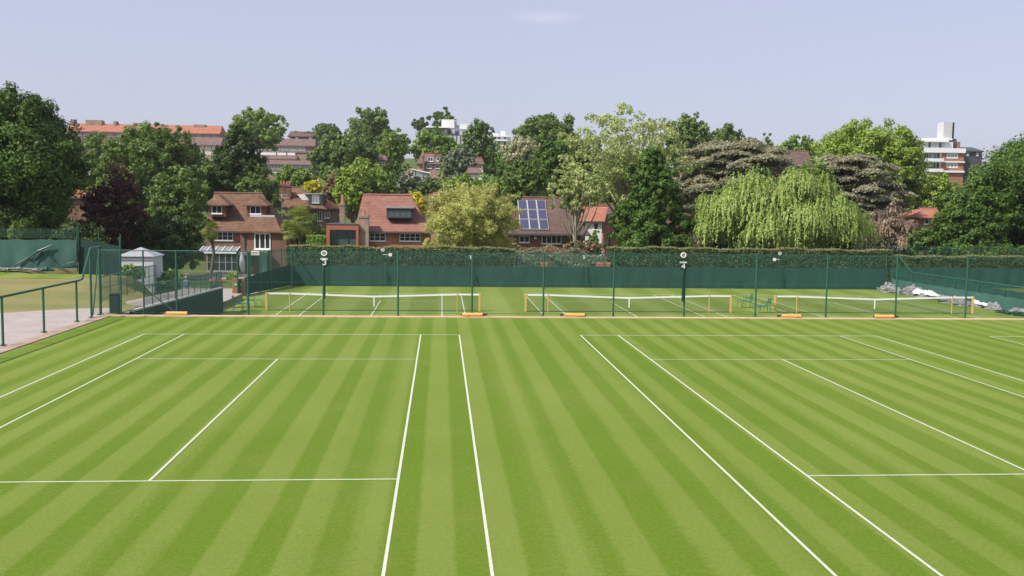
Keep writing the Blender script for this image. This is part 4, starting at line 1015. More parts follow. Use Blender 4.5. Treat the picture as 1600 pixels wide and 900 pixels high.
for t in (.33, .66): x = xa_ + (xb_ - xa_) * t; b.box(x - .03, x + .03, Yg + .42, Yg + .49, z0, zi - .02)
b.build('mullion', M['dgrey'], gr)
b = MB(); b.box(xa_ - .05, xb_, Yg - .05, Yg + 5, z1 + .003, z1 + .08); b.build('flat_roof', M['dgrey'], gr)
# slim chimney between the houses
Yk = 112; x0, x1 = X_(530.5, Yk), X_(538.5, Yk)
e = empty('chimney_stack', ((x0 + x1) / 2, Yk, -3.2), 'slim brick chimney stack with one terracotta pot left of the pink tiled house', 'chimney')
b = MB(); zt = Z_(534, 317, Yk); b.box(x0, x1, Yk, Yk + .8, -3.4, zt); b.box(x0 - .07, x1 + .07, Yk - .07, Yk + .87, zt - .3, zt - .12); b.build('stack', M['stock'], e)
b = MB(); b.tube([(X_(535, Yk), Yk + .4, zt), (X_(535, Yk), Yk + .4, Z_(534, 304, Yk))], [.22, .15], 10); b.build('chimney_pot', M['terrac'], e)

# hipped house behind, with grey dormer
Y3 = 128.
e, rf = house('hipped_house', 'house with reddish hipped roof, dark chimney and grey boxed dormer behind the palm', Y3, 446, 505, 293, 326, 350, 452, 468, 9, 'rooftile', 'stock', wins=[(496, 503, 330, 345, 2), (508, 515, 331, 340, 2)], chims=[(437, 446, 288, 300, 2), (446.5, 454, 289, 300, 1.5)], over=.5)
Yd = Y3 + .3; b = MB(); xa_, xb_ = X_(482, Yd), X_(503.5, Yd); z0, z1 = Z_(490, 325, Yd), Z_(490, 303.5, Yd); b.box(xa_, xb_, Yd, Yd + 5, z0, z1); dm = b.build('dormer', M['dgrey'], e)
b = MB(); b.box(xa_ - .7, xb_ + .05, Yd - .1, Yd + 5.1, z1 + .003, z1 + .1); b.build('dormer_roof', M['lgrey'], dm)
b = MB(); b.prism([(X_(462, Yd), Yd + 1.2, z1 - .02), (xa_ - .02, Yd + 1.2, z1 - .02), (xa_ - .02, Yd + 1.2, z0)], (0, 1.5, 0)); b.build('white_cheek', M['white'], dm)
win(e, X_(488, Yd), X_(499, Yd), Z_(490, 317, Yd), Z_(490, 305.5, Yd), Yd, 2, 1, 'lgrey', 'glasspale')
house('side_house', 'low house with bright red sloping roof edge right of the grey boxed dormer', 131., 500, 524, 310, 326, 350, 503, 508, 7, 'roofred', 'stock', wins=[(506, 514, 331, 340, 2)], over=.3)
# television aerial
Ya = 118; x = X_(440.5, Ya); z1 = Z_(440, 304, Ya)
e = empty('television_aerial', (x, Ya, -3), 'thin grey television aerial mast between the first house and the palm', 'aerial')
b = MB(); b.tube([(x, Ya, -3.2), (x, Ya, z1)], .05, 6); b.build('mast', M['lgrey'], e)
b = MB(); b.tube([(X_(431, Ya), Ya, Z_(440, 309, Ya)), (X_(451, Ya), Ya, Z_(440, 309, Ya))], .03, 5); b.tube([(X_(437, Ya), Ya, Z_(440, 304.5, Ya)), (X_(449, Ya), Ya, Z_(440, 304.5, Ya))], .03, 5); b.build('antenna', M['lgrey'], e)

# third house: dark brown roof with solar panels
Y4 = 98.; pc = 850
e, rf = house('brick_house', 'brick house with dull brown roof carrying nine solar panels', Y4, 800, 915, 309, 365.5, 400, 816, 874, 9, 'roofdark', 'brick', wins=[(847, 878, 367.5, 380.5, 4), (812, 828, 369, 379, 2)], over=.5)
YR = Y4 + 4.5; zE, zR = Z_(pc, 365.5, Y4 - .5), Z_(pc, 309, YR)
def on_roof(px, py):
    p = at(px, py, 1.); vz = p.z - CAM_H; g_ = (zR - zE) / (YR - Y4 + .5)
    return at(px, py, (zE - g_ * (Y4 - .5) - CAM_H) / (vz - g_))
A_, B_, C_, D_ = on_roof(808, 314), on_roof(851, 314), on_roof(858.5, 360), on_roof(813, 360)
nrm = (B_ - A_).cross(D_ - A_).normalized(); nrm = nrm if nrm.z > 0 else -nrm
up3 = (D_ - A_)
# keep panels rectangular on the slope
ux = Vector((1, 0, 0)); wd = ((B_ - A_).x + (C_ - D_).x) / 2; O_ = Vector(((A_.x + D_.x) / 2, A_.y, A_.z)); dv = Vector((0, D_.y - A_.y, D_.z - A_.z))
n3 = Vector((0, -(D_.z - A_.z), (D_.y - A_.y))).normalized(); n3 = n3 if n3.z > 0 else -n3
for i in range(3):
    for j in range(3):
        a = O_ + ux * (wd * i / 3 + .02) + dv * (j / 3 + .008) + n3 * .1; u_ = ux * (wd / 3 - .04); v_ = dv * (1/3 - .016)
        b = MB(); b.prism([a, a + u_, a + u_ + v_, a + v_], n3 * .05); s = b.build('solar_panel', M['white'], rf)
        a2 = a + ux * .035 + dv * .006 + n3 * .055; u2 = u_ - ux * .07; v2 = v_ - dv * .012
        b = MB(); b.prism([a2, a2 + u2, a2 + u2 + v2, a2 + v2], n3 * .01); b.build('cell_face', M['solar'], s)
b = MB(); b.tube([(X_(837, Y4), Y4 - .12, Z_(837, 373.5, Y4))] + [(X_(837, Y4), Y4 - .12, Z_(837, 370, Y4))], .14, 10); b.build('outside_lamp', M['white'], e)

# white house behind with red roof
e, rf = house('white_house', 'white rendered house with red tiled roof and green climber behind the solar panel house', 118., 890, 941, 322, 345, 395, 898, 950, 8, 'roofred', 'render', wins=[(908, 915, 348, 359, 1), (928, 935, 348, 359, 1)], over=.3)
house('house', 'small dark roofed house seen under the branches right of the white house', 124., 922, 962, 319, 334, 380, 926, 958, 7, 'roofdark', 'brick2', over=.3)
e = empty('garden_wall_pier', (X_(953, 96), 96, -3), 'pink brick pier and wall between the white house and the dark evergreen', 'wall')
b = MB(); b.box(X_(944, 96), X_(952, 96), 96, 97, -3.2, Z_(950, 365, 96)); b.build('pier', M['brick2'], e)
b = MB(); b.prism([(X_(953.5, 96), 96.2, -3.2), (X_(970, 96), 96.2, -3.2), (X_(967, 96), 96.2, Z_(950, 380, 96)), (X_(955, 96), 96.2, Z_(950, 371, 96))], (0, .4, 0)); b.build('wall', M['brick2'], e)
b = MB(); b.tube([(X_(952.7, 96), 95.95, -3.2), (X_(952.7, 96), 95.95, Z_(950, 366, 96))], .07, 6); b.build('drainpipe', M['dgrey'], e)

# glimpsed roofs and walls among the trees
H_ = lambda *a, **k: house(*a, **k)
H_('house', 'brown roof glimpsed between the dark evergreen and the grey cedar', 125., 1052, 1088, 269, 288, 330, 1060, 1082, 8, 'rooftile', 'brick', over=.3)
H_('house', 'brick gable glimpsed low beside the golden willow', 104., 1068, 1096, 340, 357, 400, 1074, 1094, 6, 'rooftile', 'brick2', over=.3)
H_('house', 'broad dull brown roof on the skyline above the grey cedar', 150., 1205, 1270, 236, 262, 300, 1217, 1258, 10, 'roofdark', 'brick', over=.3)
H_('house', 'red brick house glimpsed between the brown shrub and the big right tree', 112., 1434, 1474, 325, 340, 375, 1440, 1462, 7, 'roofred', 'brick3', over=.3, wins=[(1445, 1452, 343, 350, 1)])
H_('house', 'red pantiled roof glimpsed between the big left tree and the purple tree', 120., 96, 134, 292, 308, 350, 102, 128, 7, 'roofred', 'brick', over=.3)
H_('house', 'grey roofed cottage glimpsed above the purple tree', 175., 136, 162, 238, 247, 265, 140, 158, 7, 'dgrey', 'render', over=.3, wins=[(142, 148, 249, 253, 2), (151, 157, 249, 253, 2)])
H_('pink_brick_house', 'pink brick house with white windows on the wooded hillside in the centre', 185., 653, 694, 240, 255.5, 275, 658, 690, 8, 'roofmauve', 'brick2', over=.3, wins=[(668, 676, 246, 252, 2), (682, 690, 245, 251, 2), (666, 674, 258, 263, 2), (680, 688, 258, 263, 2)], chims=[(659.5, 662.5, 243, 262, -.6), (678, 684, 238, 246, 2)])
Yq = 178.; xa_, xb_ = X_(633, Yq), X_(656, Yq); xm = X_(641, Yq)
e = empty('conservatory', (xm, Yq, Z_(645, 280, Yq)), 'pink brick gable with white conservatory roof on the central hillside', 'conservatory')
b = MB(); b.prism([(xa_, Yq, Z_(645, 285, Yq)), (X_(649, Yq), Yq, Z_(645, 285, Yq)), (X_(649, Yq), Yq, Z_(645, 268, Yq)), (xm, Yq, Z_(645, 262, Yq)), (xa_, Yq, Z_(645, 269, Yq))], (0, 4, 0)); b.build('wall', M['brick2'], e)
b = MB(); b.prism([(X_(643, Yq), Yq - .3, Z_(645, 263.5, Yq)), (X_(672, Yq), Yq - .3, Z_(645, 269, Yq)), (X_(672, Yq), Yq - .3, Z_(645, 271, Yq)), (X_(643, Yq), Yq - .3, Z_(645, 265, Yq))], (0, 4.5, 0)); b.build('roof', M['white'], e)
win(e, X_(641, Yq - .02), X_(647.5, Yq - .02), Z_(645, 277, Yq), Z_(645, 268.5, Yq), Yq - .02, 3, 1, fw=.1)
b = MB(); b.box(X_(649.5, Yq), X_(671, Yq), Yq, Yq + .2, Z_(660, 280, Yq), Z_(660, 270.5, Yq)); b.build('side_wall', M['glasspale'], e)
H_('house', 'half timbered pale house behind the grey conifer on the central hillside', 190., 732, 754, 246, 256, 275, 736, 752, 7, 'rooftile', 'render', over=.3, wins=[(737, 742, 258, 263, 2), (746, 751, 258, 263, 2)])
H_('house', 'small house with white window bands left of the central green slope', 200., 583, 604, 243, 249.5, 262, 585, 602, 8, 'roofmauve', 'brick2', over=.2, wins=[(586, 592, 251, 257, 2), (594, 601, 251, 257, 2)])
H_('house', 'pale red roof fragment behind the olive tree', 112., 672, 700, 302, 318, 350, 676, 698, 8, 'roofpink', 'brick2', over=.3, chims=[(669.5, 676, 309, 330, -1)])
H_('house', 'white walled cottage low on the central hillside beside the olive tree', 165., 728, 752, 262, 270, 285, 731, 748, 6, 'roofmauve', 'render', over=.2)

# ------------------------------------------------------------------ hilltop buildings
def block(name, label, Y, x0, x1, yt, yb, depth=12, cat='building', wall='stock', group=None):
    X0, X1 = X_(x0, Y), X_(x1, Y); pc = (x0 + x1) / 2
    gz = min(Z_(pc, yb, Y), float(H((X0 + X1) / 2, Y)) - 1)
    e = empty(name, ((X0 + X1) / 2, Y + depth / 2, gz), label, cat, group)
    b = MB(); b.box(X0, X1, Y, Y + depth, gz, Z_(pc, yt, Y)); b.build('wall', M[wall], e)
    return e
def bx(e, name, mat, Y, x0, x1, y0, y1, proud=.3, dep=None, pc=None):
    pc = pc or (x0 + x1) / 2; b = MB(); b.box(X_(x0, Y), X_(x1, Y), Y - proud, Y + (dep if dep else -.02), Z_(pc, y1, Y), Z_(pc, y0, Y)); return b.build(name, M[mat], e)
def band_windows(e, Y, x0, x1, y0, y1, n, gap=.12, nx=4, pc=None, frame='white', glass='glasspale'):
    pc = pc or (x0 + x1) / 2
    for i in range(n):
        a = x0 + (x1 - x0) * (i + gap / 2) / n; c = x0 + (x1 - x0) * (i + 1 - gap / 2) / n
        win(e, X_(a, Y), X_(c, Y), Z_(pc, y1, Y), Z_(pc, y0, Y), Y, nx, 1, frame, glass, .22, sill=False)
def pitch(e, Y, x0, x1, yr, ye, mat, dep=10, pc=None, over=.6):
    pc = pc or (x0 + x1) / 2
    return roof_mesh(X_(x0, Y), X_(x1, Y), Y - over, Y + dep, Z_(pc, ye, Y - over), X_(x0, Y) + .5, X_(x1, Y) - .5, Y + dep / 2, Z_(pc, yr, Y + dep / 2), 0, .3).build('roof', M[mat], e)
# long red roofed terrace
Ya = 335.
e = block('terrace_building', 'long terrace with bright orange red roof along the left skyline', Ya, 108, 345, 206.5, 245, 11)
pitch(e, Ya, 106, 346, 194.5, 206.5, 'roofred', 11, 226)
band_windows(e, Ya, 120, 344, 208, 214, 18, .3, 3, 226, 'grey', 'glasspale')
bx(e, 'lower_roof', 'roofmauve', Ya, 108, 345, 215, 225, 2.2, pc=226)
band_windows(e, Ya - .3, 110, 344, 227, 232, 18, .12, 4, 226)
for a, c, t in ((137, 162, 188.5), (180, 184, 190), (114, 119, 188), (304, 322, 193), (210, 214, 192), (250, 256, 193)): bx(e, 'roof_box', 'stock', Ya + 4, a, c, t, t + 9, 0, 3, pc=226 if a > 150 else 200)
# stepped terraces
Yb_ = 300.
e = block('terrace_building', 'upper brown roofed terrace with white window bands below the light green tree', Yb_, 396, 492, 227, 262, 10)
pitch(e, Yb_, 394, 493, 216.5, 227, 'roofmauve', 10, 445)
band_windows(e, Yb_, 400, 478, 228, 234.5, 6, .1, 4, 440)
for (a, c) in ((400, 432), (434, 448), (450, 462)): bx(e, 'white_panel', 'white', Yb_, a, c, 238.5, 242.5, .3, pc=440)
bx(e, 'spandrel', 'stock', Yb_, 396, 480, 235.2, 238, .25, pc=440)
Yc_ = 285.
e = block('terrace_building', 'middle brown roofed terrace mostly hidden behind the round green tree', Yc_, 408, 462, 246, 265, 9)
pitch(e, Yc_, 406, 464, 242.5, 248, 'roofmauve', 9, 435); band_windows(e, Yc_, 410, 458, 248.8, 250.5, 4, .1, 3, 435)
Yd_ = 270.
e = block('terrace_building', 'lowest brown roofed terrace with two white window bands above the trimmed tree', Yd_, 414, 490, 256, 285, 9)
pitch(e, Yd_, 412, 492, 250.5, 256.5, 'roofmauve', 9, 450)
band_windows(e, Yd_, 418, 488, 257.5, 264.5, 5, .1, 4, 450); bx(e, 'spandrel', 'stock', Yd_, 416, 489, 265, 267, .25, pc=450); band_windows(e, Yd_, 418, 488, 267.5, 271.5, 5, .06, 2, 450, 'white', 'render')
Ye_ = 310.
e = block('terrace_building', 'brown roofed terrace below the orange roof, left of the dark conifer', Ye_, 285, 345, 226, 260, 10)
pitch(e, Ye_, 283, 347, 214.5, 226, 'roofmauve', 10, 316); band_windows(e, Ye_, 300, 342, 227.5, 233, 4, .2, 4, 316); band_windows(e, Ye_, 300, 342, 237, 241.5, 4, .1, 3, 316)
# dark block with chimneys
Yf = 370.
e = block('slate_terrace', 'dark grey terrace with slate roof and two chimneys on the left skyline', Yf, 462, 500, 213.5, 235, 10, wall='dgrey')
pitch(e, Yf, 450, 500, 205.5, 213, 'roofdark', 10, 475)
for a in (462.5, 483.5): bx(e, 'white_strip', 'white', Yf, a, a + 4, 214, 222, .3, pc=475)
for a in (461, 481): bx(e, 'chimney', 'dgrey', Yf + 4, a, a + 2.5, 204.5, 209, 0, 1.5, pc=475)
bx(e, 'roof_box', 'dgrey', Yf + 3, 476, 496, 206.5, 209, 0, 3, pc=485)
# white hilltop block
Yg_ = 320.
e = block('apartment_block', 'white topped apartment block with square stair tower on the central skyline', Yg_, 666, 728, 201, 235, 14, wall='grey')
bx(e, 'roof_slab', 'white', Yg_ - 1, 664.5, 700, 197.8, 199.8, .5, 12, pc=690)
bx(e, 'brick_face', 'stock', Yg_, 667, 691, 200.2, 205, .4, pc=690)
bx(e, 'stair_tower', 'white', Yg_ + 1, 689, 709, 186.5, 200, 0, 6, pc=690); bx(e, 'shaded_tower_side', 'lgrey', Yg_ + 1.5, 709.2, 712.5, 187, 203, 0, 5, pc=690)  # grey slab: shaded right side of the white tower, done by colour
bx(e, 'roof_block', 'white', Yg_ + 2, 717, 731, 193, 204, 0, 5, pc=690); bx(e, 'roof_block', 'white', Yg_ + 3, 711, 716, 194.5, 203, 0, 4, pc=690)
for i in range(6): bx(e, 'window', 'dgrey' if i % 2 else 'lgrey', Yg_, 693 + i * 6, 697.5 + i * 6, 202.5 + i * .6, 208.5 + i * .6, .3, pc=700)
for i in range(5): bx(e, 'window', 'lgrey', Yg_, 696 + i * 6, 699.5 + i * 6, 212, 226, .25, pc=700)
Yh = 340.
e = block('apartment_block', 'white apartment block with stepped roof boxes right of the central stair tower', Yh, 767, 796, 212, 240, 12, wall='render')
bx(e, 'roof_slab', 'white', Yh, 764, 797, 211.5, 214, .8, 10, pc=780); bx(e, 'roof_block', 'white', Yh + 1, 782, 788, 204.5, 212, 0, 4, pc=780); bx(e, 'roof_block', 'white', Yh + 2, 767, 777, 209, 212, 0, 4, pc=780)
bx(e, 'balcony', 'white', Yh, 773, 791, 218, 220.5, 1.2, pc=780)
for a in (771, 777, 786): bx(e, 'window', 'dgrey', Yh, a, a + 3, 213.8, 217.5, .1, pc=780); bx(e, 'window', 'dgrey', Yh, a, a + 3, 222, 230, .1, pc=780)
e = block('apartment_block', 'sliver of white block showing between the central trees below the pale flowering tree', 345., 804, 812, 202, 230, 8, wall='render')
bx(e, 'roof_slab', 'white', 345., 803, 812.5, 200.5, 202.5, .5, 7, pc=808)
e = block('apartment_block', 'white block glimpsed through the open crown of the tall pale tree', 330., 962, 982, 214, 235, 10, wall='render')
bx(e, 'window', 'dgrey', 330., 966, 972, 217, 222, .1, pc=970); bx(e, 'roof_slab', 'white', 330., 960, 984, 212.5, 214.2, .5, 10, pc=970)

# big white and brick block on the right
Yr = 255.; Q = 1475
e = block('apartment_block', 'modern white and red brick apartment block with tall white tower on the right skyline', Yr, 1468, 1502, 236, 300, 14, wall='brick3')
bx(e, 'left_wall', 'render', Yr + 1.5, 1424, 1468, 234, 290, 0, 12, pc=Q)
bx(e, 'floor_slab', 'white', Yr, 1428, 1502.5, 231.5, 238.7, .6, 14, pc=Q)
bx(e, 'penthouse', 'lgrey', Yr + 2, 1426, 1474, 221, 231.4, 0, 8, pc=Q); bx(e, 'penthouse_side', 'lgrey', Yr + 2, 1474.3, 1484, 221.5, 231.4, 0, 6, pc=Q)
bx(e, 'penthouse_roof', 'white', Yr + 1.6, 1424, 1476, 219, 221.9, .4, 9, pc=Q); bx(e, 'roof_slab', 'white', Yr + 3, 1444, 1482, 216.2, 218.8, .2, 6, pc=Q)
for i in range(8): bx(e, 'window', 'glasspale' if i % 3 else 'glass', Yr + 2, 1429 + i * 5.5, 1432.6 + i * 5.5, 223, 230.8, .15, pc=Q)
bx(e, 'tower', 'lgrey', Yr + 4, 1468, 1481.5, 190.5, 219, 0, 3.4, pc=Q); bx(e, 'shaded_tower_side', 'dgrey', Yr + 4.5, 1481.8, 1484.5, 190.8, 219, 0, 2.8, pc=Q)  # dark slab puts the shade on the tower's right side into its colour
bx(e, 'plant_room', 'dgrey', Yr + 4, 1484.8, 1489, 216.5, 231, 0, 4, pc=Q); bx(e, 'chimney', 'brick3', Yr + 4, 1490, 1495, 221, 231.3, 0, 2, pc=Q)
bx(e, 'floor_slab', 'white', Yr, 1434, 1502.3, 251.8, 254, .5, 1, pc=Q); bx(e, 'floor_slab', 'white', Yr, 1434, 1502, 266.5, 269.5, .6, 1, pc=Q)
for t, bb in ((240, 249.5), (254.5, 263)):
    for a in (1436, 1447.5): bx(e, 'recess', 'glass', Yr + 1.4, a, a + 10, t, bb, .1, pc=Q)
    bx(e, 'recess_window', 'glasspale', Yr + 1.2, 1449, 1456, t + 1, bb - 1, .05, pc=Q)
    bx(e, 'door_panel', 'brick', Yr + 1.2, 1460, 1463, t, bb, .05, pc=Q); bx(e, 'pier', 'render', Yr + .6, 1464, 1468, t - 1, bb + 1, .2, pc=Q)
bx(e, 'balcony', 'white', Yr, 1434, 1467, 248, 253, 1.3, pc=Q); bx(e, 'balcony', 'white', Yr, 1434, 1467, 264, 269, 1.3, pc=Q)
for t, bb in ((239.8, 247.5), (254.8, 262.5)): win(e, X_(1475, Yr), X_(1492.5, Yr), Z_(Q, bb, Yr), Z_(Q, t, Yr), Yr, 3, 1, 'white', 'glasspale', .3, sill=False)
e = block('slate_terrace', 'grey side wing right of the white and red brick block', 262., 1502.5, 1530, 235, 290, 10, wall='dgrey')
pitch(e, 262., 1500.5, 1531, 230, 235.5, 'dgrey', 10, 1515)
for a in (1505, 1520): bx(e, 'window', 'lgrey', 262., a, a + 4, 238, 244, .2, pc=1515)

# ------------------------------------------------------------------ the man on the ramp
Yp = 60.; px = 289; x = X_(px, Yp); zt = Z_(px, 431.5, Yp); zf = zt - 1.72
skin = plain('skin', (.5, .3, .22), .6, .05, 8); shirt = plain('blue_shirt', (.09, .17, .33), .8, .12, 6); trous = plain('dark_trousers', (.04, .05, .06), .8, .1, 6); hair = plain('grey_hair', (.3, .28, .26), .8, .2, 30)
e = empty('person', (x, Yp, zf), 'person in a blue shirt and dark trousers walking beyond the ramp railing', 'person')
def skinned(name, verts, edges, mat, parent, sub=2, root=0):
    me = bpy.data.meshes.new(name); o0 = origin(parent); me.from_pydata([Vector(v[:3]) for v in verts], edges, []); me.materials.append(mat)
    o = bpy.data.objects.new(name, me); COL.objects.link(o); o.parent = parent
    mod = o.modifiers.new('skin', 'SKIN'); sv = me.skin_vertices[0].data if me.skin_vertices else None
    if sv is None:
        import bmesh
        bm = bmesh.new(); bm.from_mesh(me); lay = bm.verts.layers.skin.verify(); bm.to_mesh(me); bm.free(); sv = me.skin_vertices[0].data
    for i, v in enumerate(verts): sv[i].radius = (v[3], v[4] if len(v) > 4 else v[3]); sv[i].use_root = (i == root)
    s = o.modifiers.new('sub', 'SUBSURF'); s.levels = sub; s.render_levels = sub
    return o
V = [(0,0,.92,.15,.12), (0,0,1.15,.15,.11), (0,0,1.38,.17,.11), (0,0,1.48,.06), (0,-.01,1.56,.055), (0,-.02,1.64,.09,.1), (0,-.02,1.71,.07),
     (-.19,0,1.4,.06), (-.25,.02,1.15,.045), (-.24,-.1,.93,.035), (-.24,-.14,.84,.035), (.19,0,1.4,.06), (.25,.02,1.15,.045), (.25,-.06,.92,.035), (.25,-.1,.83,.035),
     (-.09,0,.86,.095), (-.1,-.08,.48,.07), (-.1,.02,.08,.05), (-.1,-.12,.04,.045), (.09,0,.86,.095), (.1,.06,.48,.07), (.1,.16,.08,.05), (.1,.04,.04,.045)]
Ed = [(0,1),(1,2),(2,3),(3,4),(4,5),(5,6),(2,7),(7,8),(8,9),(9,10),(2,11),(11,12),(12,13),(13,14),(0,15),(15,16),(16,17),(17,18),(0,19),(19,20),(20,21),(21,22)]
skinned('body', V, Ed, skin, e)
sh = [(0,0,.9,.17,.14), (0,0,1.15,.165,.125), (0,0,1.4,.175,.12), (-.2,0,1.41,.075), (-.245,.015,1.22,.062), (.2,0,1.41,.075), (.245,.015,1.22,.062)]
skinned('shirt', sh, [(0,1),(1,2),(2,3),(3,4),(2,5),(5,6)], shirt, e)
tr_ = [(0,0,.9,.16,.13), (-.09,0,.84,.11), (-.1,-.08,.48,.085), (-.1,.02,.1,.07), (.09,0,.84,.11), (.1,.06,.48,.085), (.1,.16,.1,.07)]
skinned('trousers', tr_, [(0,1),(1,2),(2,3),(0,4),(4,5),(5,6)], trous, e)
skinned('hair', [(0,.01,1.69,.1,.11), (0,.01,1.74,.075)], [(0,1)], hair, e)

# planter with pink flowers at the end of the ramp
Yp = 60.; x = X_(336, Yp); z0 = -.45
e = empty('flower_planter', (x, Yp, z0), 'small dark planter with pink flowers at the far end of the ramp', 'planter')
b = MB(); b.prism([(x - .3, Yp, z0 - .45), (x + .3, Yp, z0 - .45), (x + .36, Yp, z0), (x - .36, Yp, z0)], (0, .4, 0)); b.build('trough', M['green_dark'], e)
b = MB(); b.box(x - .05, x + .05, Yp + .1, Yp + .3, Z2, z0 - .46); b.build('stand', M['green_dark'], e)
rs_ = np.random.RandomState(4); P = np.stack([x + rs_.normal(size=500) * .25, Yp + .2 + rs_.normal(size=500) * .12, z0 + .12 + np.abs(rs_.normal(size=500)) * .12], 1)
leaves_mesh('foliage', P, rs_.normal(size=(500, 3)) + [0, -.5, .5], .05, LF['fresh'], e, 3)
LF['pink'] = leaf('pink_petals', (.6, .12, .16), (.85, .4, .42), .3)
P = np.stack([x + rs_.normal(size=260) * .24, Yp + .12 + rs_.normal(size=260) * .12, z0 + .22 + np.abs(rs_.normal(size=260)) * .1], 1)
leaves_mesh('flowers', P, rs_.normal(size=(260, 3)) + [0, -.7, .6], .05, LF['pink'], e, 5)

# ------------------------------------------------------------------ trees, near to far
T = tree
T('broadleaf_tree', 'huge dark broadleaf tree filling the left edge above the faded cloth', -110, 128, 122, 420, 80, 'dark', lobes=60, dens=1.1)
T('understorey_shrub', 'sunlit leafy sprig standing over the faded cloth at the far left', 12, 38, 345, 378, 60, 'fresh', cat='shrub', lobes=10)
T('purple_tree', 'dark purple leaved tree between the big left tree and the white shed', 128, 228, 270, 410, 86, 'purple', lobes=30)
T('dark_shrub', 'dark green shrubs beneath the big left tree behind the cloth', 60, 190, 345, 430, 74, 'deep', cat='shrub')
T('dark_shrub', 'dark evergreen bank right behind the white shed', 190, 322, 330, 440, 88, 'deep', cat='shrub', lobes=30)
T('olive_grey_tree', 'grey green small leaved tree left of the first brick house', 222, 326, 262, 400, 91, 'mid', dens=.75, lobes=40)
T('broadleaf_tree', 'round crowned dark green tree behind the grey green one on the left', 156, 312, 189, 330, 118, 'mid', lobes=46)
T('broadleaf_tree', 'green tree showing between the big left tree and the round crowned one', 108, 196, 200, 300, 150, 'mid')
T('evergreen_tree', 'dark shaggy evergreen behind the first brick house', 312, 432, 196, 330, 122, 'deep', 'conifer', lobes=90)
T('broadleaf_tree', 'fresh green bush right behind the ridge of the first brick house', 372, 420, 268, 320, 117, 'mid', lobes=18)
T('broadleaf_tree', 'light green double crowned tree on the left skyline', 352, 452, 172, 235, 250, 'fresh', lobes=30)
T('broadleaf_tree', 'small dark tree on the skyline right of the slate terrace', 486, 532, 190, 222, 340, 'mid')
T('trimmed_tree', 'dome shaped trimmed light green tree below the lowest terrace', 430, 491, 261, 300, 150, 'fresh', 'dome', lobes=30)
T('yellow_shrub', 'bright yellow shrub beside the grey boxed dormer', 472, 506, 282, 302, 138, 'gold', cat='shrub', lobes=14)
T('rust_shrub', 'brownish pink small tree between the yellow shrub and the slim chimney', 502, 546, 268, 325, 140, 'rust', lobes=18)
T('broadleaf_tree', 'broad round green tree standing right of the stepped terraces', 480, 590, 210, 282, 200, 'mid', lobes=44)
T('broadleaf_tree', 'tall dark green tree with flat billowing top on the skyline left of the white block', 541, 620, 167, 262, 262, 'mid', lobes=26, gap=.3)
T('poplar', 'narrow light green columnar tree in front of the tall dark skyline tree', 566, 578, 196, 230, 240, 'fresh', 'column', lobes=18)
T('broadleaf_tree', 'rounded mid green tree between the tall dark tree and the white topped block', 588, 644, 199, 262, 225, 'fresh', lobes=26)
T('broadleaf_tree', 'large round pale green tree below the white topped block', 640, 716, 199, 262, 215, 'fresh', lobes=30)
T('thin_tree', 'thin crowned tree rising behind the square stair tower', 668, 712, 169, 205, 335, 'mid', 'sparse', lobes=34)
T('thin_tree', 'scrappy small tree left of the square stair tower', 644, 668, 184, 205, 335, 'mid', 'sparse', lobes=26)
T('broadleaf_tree', 'dark two tiered tree right of the square stair tower', 720, 774, 186, 262, 205, 'mid', lobes=30)
T('grey_conifer', 'grey green cypress below the dark two tiered tree', 694, 742, 232, 310, 172, 'grey', 'column', lobes=40)
T('poplar', 'narrow bright green conifer left of the grey cypress', 684, 702, 226, 285, 176, 'fresh', 'column', lobes=22)
T('shrub', 'dark green garden shrubs below the conservatory', 640, 712, 276, 312, 160, 'mid', cat='shrub')
T('shrub', 'grey leaved bush below the green slope in the centre', 606, 662, 270, 305, 150, 'grey', cat='shrub')
T('broadleaf_tree', 'bright green leafy mass behind the slim chimney', 520, 580, 258, 345, 122, 'bright', lobes=34)
T('broadleaf_tree', 'bright green leafy mass behind the ridge of the pink tiled house', 566, 622, 262, 330, 124, 'fresh', lobes=28)
T('broadleaf_tree', 'yellow green garden tree up the slope behind the pink tiled house', 540, 600, 246, 300, 155, 'bright', lobes=24)
T('yellow_shrub', 'orange yellow shrub right of the pink tiled ridge', 634, 668, 298, 345, 113, 'gold', cat='shrub', lobes=18)
T('shrub', 'yellow green bushes behind the olive tree on its left', 690, 760, 268, 320, 128, 'bright', cat='shrub')
T('shrub', 'green bushes at the gable of the first house behind the palm', 448, 512, 330, 400, 112, 'mid', cat='shrub')
T('olive_tree', 'feathery yellow olive tree between the pink tiled house and the solar panels', 655, 822, 276, 402, 86, 'olive', 'feather', lobes=130, dens=1.2)
T('broadleaf_tree', 'dull green tree with thin top right of the second white block', 800, 905, 170, 262, 190, 'mid', lobes=34, dens=.85)
T('flowering_tree', 'cream flowering tree below the thin topped tree', 782, 850, 213, 262, 165, 'cream', lobes=24)
T('broadleaf_tree', 'dense very dark green tree left of the tall pale tree', 832, 930, 206, 320, 135, 'dark', lobes=40)
T('broadleaf_tree', 'green bushy tree above the solar panel roof', 786, 856, 246, 320, 118, 'mid', lobes=30)
T('pale_tall_tree', 'tall open crowned pale green tree with visible limbs against the sky', 880, 1074, 160, 330, 97, 'robinia', 'sparse', lobes=85, bark='barkpale', dens=.5)
T('pale_tall_tree', 'low leaning pale green branches hanging over the solar panel house', 852, 950, 258, 334, 93, 'robinia', 'sparse', lobes=44, bark='barkpale', dens=.9)
T('evergreen_tree', 'dark ivy clad evergreen right of the white house', 950, 1084, 234, 402, 88, 'dark', 'conifer', lobes=130, seed=77)
T('broadleaf_tree', 'dark green tree on the skyline behind the tall pale tree', 1036, 1112, 177, 262, 180, 'mid', lobes=30)
T('broadleaf_tree', 'lower dark green tree on the skyline left of the spindly tree', 1096, 1172, 195, 262, 190, 'mid', lobes=26)
